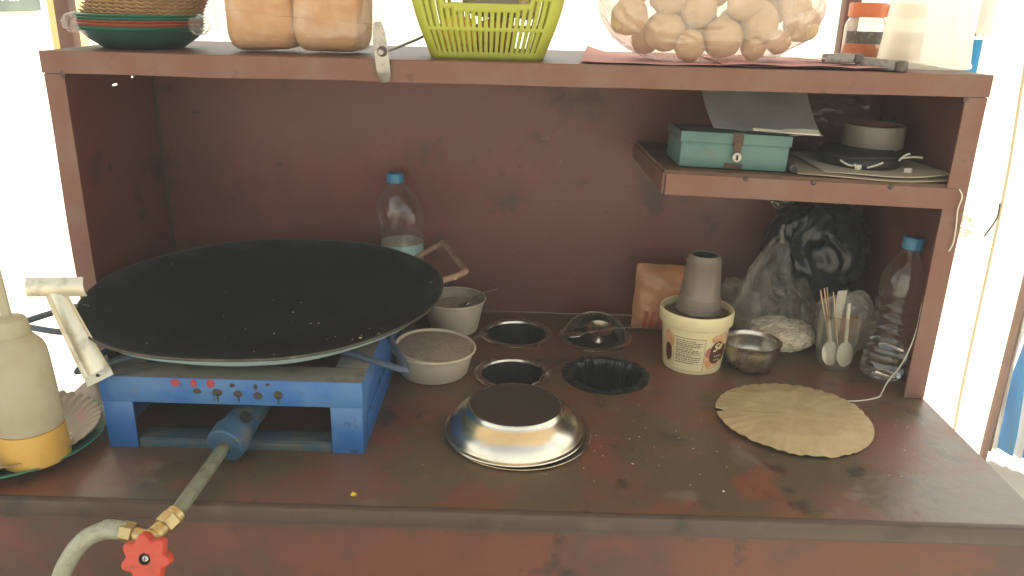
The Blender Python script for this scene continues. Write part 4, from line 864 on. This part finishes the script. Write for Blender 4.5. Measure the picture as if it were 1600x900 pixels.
# ------------------------------------------------------------------ squeeze bottle on plates (front left)
pcx, pcy = -.674, -.222
t = thing('green_plate', 'green plastic plate under paper plate at front left corner', 'plate', (pcx, pcy, 0))
bm = B(); lathe(bm, [(0, .003), (.075, .003), (.085, .0035), (.108, .0155), (.120, .0195), (.1215, .0188), (.1205, .0172), (.109, .0128), (.086, .0010), (.075, .0005), (0, .0005)], 80); obj('plate_disc', bm, m_teal, t)
t = thing('silver_paper_plate', 'stained silver paper plate with fluted rim under sauce bottle', 'plate', (pcx+.004, pcy-.002, .0045))
def flu(a, q, z): return q*(1+.010*max(0, (q-.08)/.03)*math.sin(a*44)), z+.0014*max(0, (q-.08)/.03)*math.sin(a*44)
bm = B(); lathe(bm, [(0, .003), (.06, .0035), (.078, .0045), (.088, .0115), (.100, .0205), (.110, .0245), (.1110, .0235), (.1005, .0192), (.0885, .0098), (.078, .0025), (0, .001)], 264, fn=flu); obj('plate_disc', bm, m_silverp, t)
bm = B(); lathe(bm, [(0, .0012), (.008, .0012), (.011, .004), (.0135, .0045), (.0138, .0035), (.011, .0), (0, 0)], 32, M=Matrix.Translation((.073, -.003, .0075)) @ Matrix.Rotation(R(-8), 4, 'Y')); o = obj('bottle_cap', bm, m_milkjar, None, loc=(pcx, pcy, .0045)); tag(o, 'small white bottle cap lying in the silver paper plate', 'cap')
t = thing('sauce_bottle', 'cloudy squeeze bottle with yellow sauce left in the bottom', 'bottle', (-.609, -.272, .0115), (R(-1), R(-2.0), 0))
bm = B(); lathe(bm, [(.0385, .049), (.0395, .06), (.0385, .1), (.0372, .14), (.0362, .152), (.0335, .160), (.0235, .173), (.021, .1755)], 56); obj('bottle_body', bm, m_sauceb, t)
bm = B(); lathe(bm, [(0, .001), (.036, .0005), (.0405, .004), (.0408, .012), (.0395, .0485)], 56); obj('sauce', bm, m_sauce, t)
bm = B(); lathe(bm, [(.0215, .173), (.0225, .1745), (.022, .187), (.0205, .194), (.0185, .1965), (.010, .1985), (.0075, .2)], 40, fn=lambda a, q, z: (q*(1+.012*math.sin(a*24)*(1 if q > .02 else 0)), z)); obj('screw_cap', bm, m_sauceb, t)
bm = B(); rod(bm, (0, 0, .199), (.0, 0, .285), .0062, 20, .0038); obj('nozzle', bm, m_sauceb, t)

# ------------------------------------------------------------------ on top of the cabinet
px, py = -.582, .128
def cplate(z, m_, r, label, name='plastic_plate', first=None):
    t = thing(name, label, 'plate', (px, py, z), group='plastic plates stacked on the cabinet')
    bm = B(); lathe(bm, [(0, .003), (.052, .003), (.058, .004), (.078, .0165), (r, .0275), (r+.0012, .0268), (r-.001, .0258), (.079, .0145), (.059, .0012), (.052, 0), (0, 0)], 64); obj('plate_disc', bm, m_, t)
cplate(H, m_dkteal, .091, 'dark teal plastic plate at the very bottom of the cabinet stack')
cplate(H+.0055, m_teal, .0915, 'green plastic plate second from the bottom of the cabinet stack')
cplate(H+.0105, m_orp, .0925, 'orange plastic plate just above the lower green plates in stack')
cplate(H+.0145, m_orp, .092, 'upper orange plastic plate in the stack on cabinet')
cplate(H+.0190, m_teal, .0925, 'green plastic plate just under the topmost one in cabinet stack')
cplate(H+.0232, m_teal, .093, 'topmost green plastic plate under the paper bowls')
for k in range(9):
    t = thing('paper_bowl', ['second', 'third', 'fourth', 'middle', 'sixth', 'seventh', 'eighth'][k-1]+' paper bowl counted up from the green plates in the nested brown stack' if 0 < k < 8 else ('lowest brown paper bowl, touching the green plates' if k == 0 else 'topmost brown paper bowl of the nested stack'), 'paper bowl', (px+.003+.0022*k, py+.001*k, H+.027+.0052*k), (0, R(1.0), R(7*k)), group='brown paper bowls nested on the plates')
    if k == 0:
        def fl2(a, q, z): return q*(1+.016*max(0, (q-.06)/.03)*math.sin(a*40)), z+.0012*max(0, (q-.06)/.03)*math.sin(a*40)
        bm = B(); lathe(bm, [(0, .002), (.055, .002), (.064, .004), (.078, .019), (.088, .0265), (.0885, .0255), (.079, .0175), (.065, .002), (0, .0008)], 200, fn=fl2); first_bowl = obj('bowl', bm, m_kraftd, t)
    else:
        c = first_bowl.copy(); COL.objects.link(c); c.parent = t
t = thing('plastic_wrap', 'scrap of clear wrap bunched round the plate stack', 'wrap', (px, py, H))
for sx_, yy in ((-.094, -.02), (.094, -.012)):
    bm = B(); crumple(bm, lambda n: (Vector((sx_, yy, .036)), Vector((sx_+n.x*.013, yy+n.y*.03, .036+n.z*.014))), 4, .3, 2.5, 4); obj('wrap_bunch', bm, f_bread, t)

def se(x, p): return math.copysign(abs(x)**p, x)
for i, (cx, w) in enumerate(((-.3795, .0525), (-.2800, .0530))):
    t = thing('bread_loaf', ['soft brown bread loaf, left of the two in clear wrap', 'soft brown bread loaf next to the steel clip'][i], 'bread', (cx, .112, H+.0035), (0, R([-1.5, 1.5][i]), R([2, -2][i])), group='bread loaves in a clear bag')
    b = bmesh.new(); bmesh.ops.create_icosphere(b, subdivisions=5, radius=1)
    for v in b.verts:
        n = v.co.normalized(); q = Vector((se(n.x, .30), se(n.y, .38), se(n.z, .32)))
        k = 1+.02*noise.noise(n*2.3+Vector((i*3, 0, 0)))+.008*noise.noise(n*7)
        v.co = Vector((q.x*w*k*(1+.02*n.z), q.y*.052*k, .073+q.z*.073*k))
    obj('crust', b, m_bread, t)
t = thing('bread_bag', 'clear plastic bag wrapped round the two bread loaves', 'bag', (-.3300, .112, H))
b = bmesh.new(); bmesh.ops.create_icosphere(b, subdivisions=6, radius=1)
for v in b.verts:
    n = v.co.normalized(); q = Vector((se(n.x, .36), se(n.y, .42), se(n.z, .45)))
    d = abs(noise.noise(n*5))*.04+abs(noise.noise(n*11+Vector((3, 1, 0))))*.025
    v.co = Vector((q.x*.119*(1.02-d*.7), q.y*.0615*(1.03-d), max(.0006, .0775+q.z*.079*(1.0-d*.5))))
obj('bag_film', b, f_bread, t)
bm = B(); tube(bm, smoothpath([(-.107, -.064, .060), (-.06, -.0655, .058), (-.01, -.0655, .054), (.05, -.0655, .050), (.11, -.062, .046), (.142, -.058, .0445)], 6), .0006, 6); obj('bag_seam', bm, f_bag, t)

t = thing('steel_clip', 'dull steel clip plate with round rivet hanging over cabinet front edge', 'clip', (-.186, -.0085, H+.005), (R(4), R(-5), 0))
def clipf(u, v):
    z = -.036+.083*u; w = .0098*(1-.45*abs(2*u-1)**5)*(1-.06*(u > .7)); b = .0035*math.sin(u*PI*1.0)+(.004*max(0, (u-.78)/.22))-.003*max(0, (.18-u)/.18)
    return Vector((w*(v-.5)*2, -.003-b+.0008*(2*v-1)**2, z))
bm = B(); sheet(bm, clipf, 26, 6, .0016); obj('plate_strip', bm, m_clip, t)
bm = B(); lathe(bm, [(0, 0), (.0068, 0), (.0072, .001), (.0062, .0022), (.0058, .0012), (0, .0012)], 28, M=Matrix.Translation((.002, -.0072, .0075)) @ Matrix.Rotation(PI/2, 4, 'X')); obj('washer', bm, m_knifee, t)
bm = B(); lathe(bm, [(0, 0), (.0048, 0), (.0048, .003), (.0035, .0048), (0, .0052)], 24, M=Matrix.Translation((.0005, -.0085, .0070)) @ Matrix.Rotation(PI/2, 4, 'X')); obj('rivet', bm, m_clip, t)
bm = B(); tube(bm, smoothpath([(.003, -.002, .0055), (.018, .05, .006), (.040, .13, .008), (.052, .17, .012)], 5), .0022, 8); obj('wire_shank', bm, m_knifeh, t)

# basket
t = thing('lime_basket', 'lime green plastic basket with slotted sides and hand hole', 'basket', (-.0425, .108, H), (0, 0, R(1.5)))
NF = 42; NS = 24
def bshape(u, z):
    a = .083+.030*math.sin(min(1, z/.12)*PI/2)**1.1; bb = .058+.022*math.sin(min(1, z/.12)*PI/2)
    side = int(u*4) % 4; s = u*4-int(u*4); c = .018
    w = [a, bb, a, bb][side]; dpt = [bb, a, bb, a][side]
    x = -w+2*w*s; k = max(0, (abs(x)-(w-c))/c)*PI/4; y = -dpt+c*(1-math.cos(k))
    if k > 0: x = math.copysign(w-c+c*math.sin(k), x)
    ang = [0, PI/2, PI, 3*PI/2][side]
    return Vector((x*math.cos(ang)-y*math.sin(ang), x*math.sin(ang)+y*math.cos(ang), z))
ncol = 46; zr = [0, .005, .0105, .020, .030, .0405, .0455, .055, .063, .067, .071, .075, .0785, .083, .09, .1, .108, .114, .13, .15]
def bskip(i, j):
    side = i//ncol; c = i % ncol; z = zr[j]+.0001; zt = zr[j+1]
    if side in (0, 2):
        k = (c-3) ; inside = 3 <= c < ncol-3 and k % 2 == 0
        s = (c+.5)/ncol; m = abs(s-.5)*2
        topz = .083 if m > .62 else (.071 if m > .42 else .067)
        if inside and (.0105 <= z < .0405 or .0455 <= z and zt <= topz+1e-4): return True
        if .22 < s < .78 and .0785 <= z < .108: return True
    else:
        if 5 <= c < ncol-5 and c % 2 == 0 and (.0105 <= z < .0405 or .0455 <= z < .083): return True
    return False
bm = B(); sheet(bm, lambda u, v: bshape((round(u*ncol*4)+(.16 if round(u*ncol*4) % 2 else -.16)*(3 <= round(u*ncol*4) % ncol <= ncol-3))/(ncol*4) if 0 < u < 1 else 0, zr[round(v*(len(zr)-1))]), ncol*4, len(zr)-1, 0, bskip, True); so = obj('slotted_wall', bm, m_basket, t).modifiers.new('thick', 'SOLIDIFY'); so.thickness = .0018; so.offset = 0
bm = B(); box(bm, -.078, .078, -.053, .053, .001, .0028); obj('base', bm, m_basket, t)
bm = B(); tube(bm, [bshape(k/120, .15) for k in range(120)], .0032, 8, closed=True); obj('rim', bm, m_basket, t)
for i, (x, y, z, rx, ry, rz, m_, lb) in enumerate([(-.045, -.0, .03, .028, .03, .026, m_yellow, 'yellow wrapped packet low at left inside the lime basket'), (.01, .005, .028, .03, .032, .025, m_brownw, 'brown wrapped packet lying inside the lime basket'), (.012, .01, .086, .05, .03, .03, mat('grey_wrapper', (.3, .25, .27), .5, bump=.3, bscale=60), 'greyish packet on top, seen through basket hand hole'), (.058, .0, .085, .016, .022, .03, m_puri, 'orange brown packet beside the greyish one in basket')]):
    bm = B(); crumple(bm, lambda n: (Vector((0, 0, 0)), Vector((se(n.x, .7)*rx, se(n.y, .7)*ry, se(n.z, .7)*rz))), 4, .12, 2.2, 30+i); o = obj('snack_packet', bm, m_, None, loc=(-.0425+x, .108+y, H+z+.002)); tag(o, lb, 'packet', 'packets in the lime basket')

# pink newspaper under puris
bm = B(); sheet(bm, lambda u, v: Vector((.093+.455*u+.03*v, .018+.018*u+.26*v, H+.0016+.010*max(0, (.10-u)/.10)**1.6*(.3+.7*v)+.0015*abs(math.sin(u*11+v*5)))), 60, 16, .0006); tag(obj('pink_paper', bm, m_pink), 'pink newspaper sheet with curled corner under the puri bag', 'newspaper')
bm = B(); sheet(bm, lambda u, v: Vector((.30+.27*u, .02-.006*u+.22*v, H+.0042+.002*abs(math.sin(u*9+v*3)))), 30, 12, .0006); tag(obj('pink_paper', bm, m_pink), 'second pink newspaper sheet running under the knives', 'newspaper')
# puris
PUR = [(983, 25, 30, .075), (1040, 50, 33, .085), (1090, 12, 30, .085), (1130, 60, 33, .08), (1080, 76, 25, .07), (1185, 36, 33, .085), (1250, 38, 28, .085), (1218, 68, 20, .075), (1235, 8, 28, .09), (1160, 0, 32, .08), (1040, -4, 28, .08), (1100, 42, 25, .11), (1180, 78, 20, .085), (1010, 62, 24, .12), (1205, 10, 28, .12), (1065, 30, 28, .13), (1150, 40, 30, .135), (1110, -20, 30, .10), (990, -20, 28, .10), (1195, -30, 30, .10), (1050, -45, 30, .11), (1130, -60, 30, .11)]
PL = ['leftmost golden puri, pale and round in the bag', 'big freckled puri second from left in the bag', 'puri high in the middle left of the bag', 'big puri low in the middle of the bag', 'puri at the very bottom of the bag', 'large pale puri right of centre in the bag', 'glossy puri at far right end of the bag', 'small puri drooping lowest at right end of bag', 'puri above the glossy one at right end', 'puri at the top edge right of centre in bag']
PS = None
for i, (a, b, r, yy) in enumerate(PUR):
    k_ = (1.194+yy)/(1.194+.09)
    x = .0124+(.1684+(a-983)*.000965-.0124)*k_; z = .593+(.5743-(b-25)*.00087+(a-983)*.0000245-.593)*k_; rad = r*.00094*k_
    z = max(z, H+.0045+rad*.92)
    t = thing('puri', PL[i] if i < len(PL) else 'round fried puri deep inside the clear bag', 'puri', (x, yy, z), (random.random()*6, random.random()*6, random.random()*6), group='fried puris in the clear bag')
    t.scale = (rad, rad*random.uniform(.9, 1.02), rad*random.uniform(.86, 1))
    if i < 4:
        bm = B(); blob(bm, (0, 0, 0), (1, 1, 1), .10, 1.4, 4, i+40); PS = (PS or [])+[obj('shell', bm, m_puri, t)]
    else:
        c = PS[i % 4].copy(); COL.objects.link(c); c.parent = t
t = thing('puri_bag', 'big clear plastic bag full of fried puris on pink newspaper', 'bag', (.285, .105, H+.003))
b = bmesh.new(); bmesh.ops.create_icosphere(b, subdivisions=6, radius=1)
for v in b.verts:
    n = v.co.normalized(); q = Vector((se(n.x, .75), se(n.y, .8), se(n.z, .75)))
    d = abs(noise.noise(n*3.5))*.12+abs(noise.noise(n*8+Vector((3, 1, 0))))*.06
    v.co = Vector((q.x*(.158+.02*n.z+(.012 if n.x > 0 else 0))*(1.04-d*.6), q.y*.085*(1.05-d*.6), max(.0006, .085+q.z*.092*(1.0-d*.35))))
obj('bag_film', b, f_bag2, t)

# jars
for i, (x, y, lb) in enumerate(((.594, .272, 'plastic jar with orange lid and dark label on cabinet right side'), (.6655, .285, 'second orange lidded jar half hidden behind the milky tub'))):
    t = thing('spice_jar', lb, 'jar', (x, y, H), group='orange lidded spice jars')
    bm = B(); lathe(bm, [(0, .002), (.031, .001), (.0335, .004), (.0338, .052), (.033, .060), (.029, .068), (.0265, .071), (.0265, .078)], 48); obj('jar_body', bm, f_jar, t)
    bm = B(); lathe(bm, [(0, .003), (.032, .004), (.0328, .006), (.0328, .028), (.025, .0295), (0, .03)], 40); obj('orange_powder', bm, m_jarfill, t)
    bm = B(); sheet(bm, lambda u, v: Vector((.0342*math.cos(-PI*.93+u*PI*.8), .0342*math.sin(-PI*.93+u*PI*.8), .0285+.020*v)), 24, 2, .0003); obj('jar_label', bm, m_jarlab, t)
    bm = B(); lathe(bm, [(.0285, .071), (.0305, .0715), (.0308, .073), (.0308, .091), (.029, .094), (0, .0945)], 56, fn=lambda a, q, z: (q*(1+.01*math.sin(a*40)*(q > .03)), z)); obj('jar_lid', bm, m_jarlid, t)
# milky tub with vertical facets
t = thing('milky_plastic_tub', 'upturned milky translucent plastic tub at right end of cabinet', 'tub', (.640, .140, H))
def fac(a, q, z): return q*(1+.010*math.cos(a*9+.7)*(1 if .006 < z < .15 else .2)), z
bm = B(); lathe(bm, [(.067, .0005), (.0690, .0015), (.0692, .006), (.0672, .0085), (.0668, .012), (.0595, .10), (.055, .15), (.05, .156), (0, .157)], 108, fn=fac); obj('tub_shell', bm, film('milky_film', (.96, .93, .84), .55, .40, .25, .08, 12, .85, (.99, .98, .95)), t)
# knives
def knife(label, p, q, tip, h=.0075):
    p, q, tip = Vector(p), Vector(q), Vector(tip)
    t = thing('kitchen_knife', label, 'knife', p, group='grey handled kitchen knives')
    d = (q-p); X = d.normalized(); Yv = Vector((0, 0, 1)).cross(X).normalized(); Ld = d.length
    M = Matrix((X, Yv, Vector((0, 0, 1)))).transposed().to_4x4()
    bm = B(); box(bm, .013, Ld, -.0085, .0085, -h, h, .0028, 3); bm.transform(M); obj('handle', bm, m_knifeh, t)
    bm = B(); box(bm, 0, .0125, -.0087, .0087, -h-.0003, h+.0003, .0034, 3); bm.transform(M); obj('handle_end', bm, m_knifee, t)
    v = tip-p; bm = B()
    sheet(bm, lambda u, w_: (d+(v-d)*u)+Vector((0, 0, .001))+Yv*(.010*(1-u**3)*(w_-.5)*2), 12, 2, .0012); obj('blade', bm, m_steelw, t)
knife('grey handled knife lying behind the nearer one on pink paper', (.5085, .052, H+.0155), (.452, .052, H+.0145), (.34, .10, H+.012), .0065)
knife('grey handled knife nearest the cabinet front edge', (.555, .006, H+.0082), (.505, .058, H+.0098), (.43, .15, H+.008), .0078)

# sachet strip hanging from canopy
t = thing('sachet_strip', 'strip of blue and white sachets hanging at the right end', 'sachets', (.86, .40, 1.26))
for k in range(9):
    bm = B(); z = -.06-.082*k
    def sf(s_): return lambda u, v: Vector((-.015+.03*u+.010*math.sin(k*1.3), s_*.005*math.sin(PI*u)*math.sin(PI*v), z-.076*v))
    sheet(bm, sf(1), 8, 10); sheet(bm, sf(-1), 8, 10); obj('sachet', bm, m_clothb if k % 2 == 0 else m_clothw, t)
bm = B(); tube(bm, [(0, 0, .03), (.002, 0, -.3), (.006, 0, -.81)], .0008, 6); obj('hanging_thread', bm, m_string, t)

# crumbs on the counter
bm = B(); rnd = random.Random(21)
for k in range(170):
    if k < 80: x, y = rnd.gauss(.17, .10), rnd.gauss(-.17, .05)
    elif k < 150: x, y = rnd.gauss(.60, .05), rnd.gauss(-.14, .09)
    else: x, y = rnd.uniform(-.3, .65), rnd.uniform(-.33, .04)
    if not (-.18 < x < .665 and -.335 < y < .0): continue
    if math.hypot(x-.0145, y+.146) < .11 or math.hypot(x-.4375, y+.084) < .12 or math.hypot(x-.1656, y-.0535) < .085: continue
    s = rnd.uniform(.0002, .0007)*(2 if rnd.random() < .05 else 1)
    blob(bm, (x, y, s*.5), (s*rnd.uniform(1, 2.2), s*rnd.uniform(1, 1.8), s*.7), .4, 3, 1, k)
tag(obj('counter_crumbs', bm, m_crumb), 'fine pale crumbs scattered over the dark brown counter', 'crumbs', kind='stuff')
bm = B(); blob(bm, (-.186, -.318, .002), (.004, .0035, .002), .6, 2, 2, 3); tag(obj('food_scrap', bm, m_yellow), 'tiny yellow food scrap near the counter front edge', 'food scrap')

# ------------------------------------------------------------------ added haze volume standing in for lens glare
bm = B(); box(bm, -155, 155, -155, 155, GZ-1, 1.45)
hz_ = obj('haze', bm, [], None, False, kind='stuff')
hm = bpy.data.materials.new('glare_haze'); hm.use_nodes = True; hn = hm.node_tree.nodes; hn.clear()
ho = hn.new('ShaderNodeOutputMaterial'); hv = hn.new('ShaderNodeVolumePrincipled')
hv.inputs['Color'].default_value = (.95, .90, .78, 1); hv.inputs['Density'].default_value = .05
hm.node_tree.links.new(hv.outputs[0], ho.inputs['Volume']); hz_.data.materials.append(hm)
tag(hz_, 'thin haze added around the food cart to imitate lens glare', 'haze')
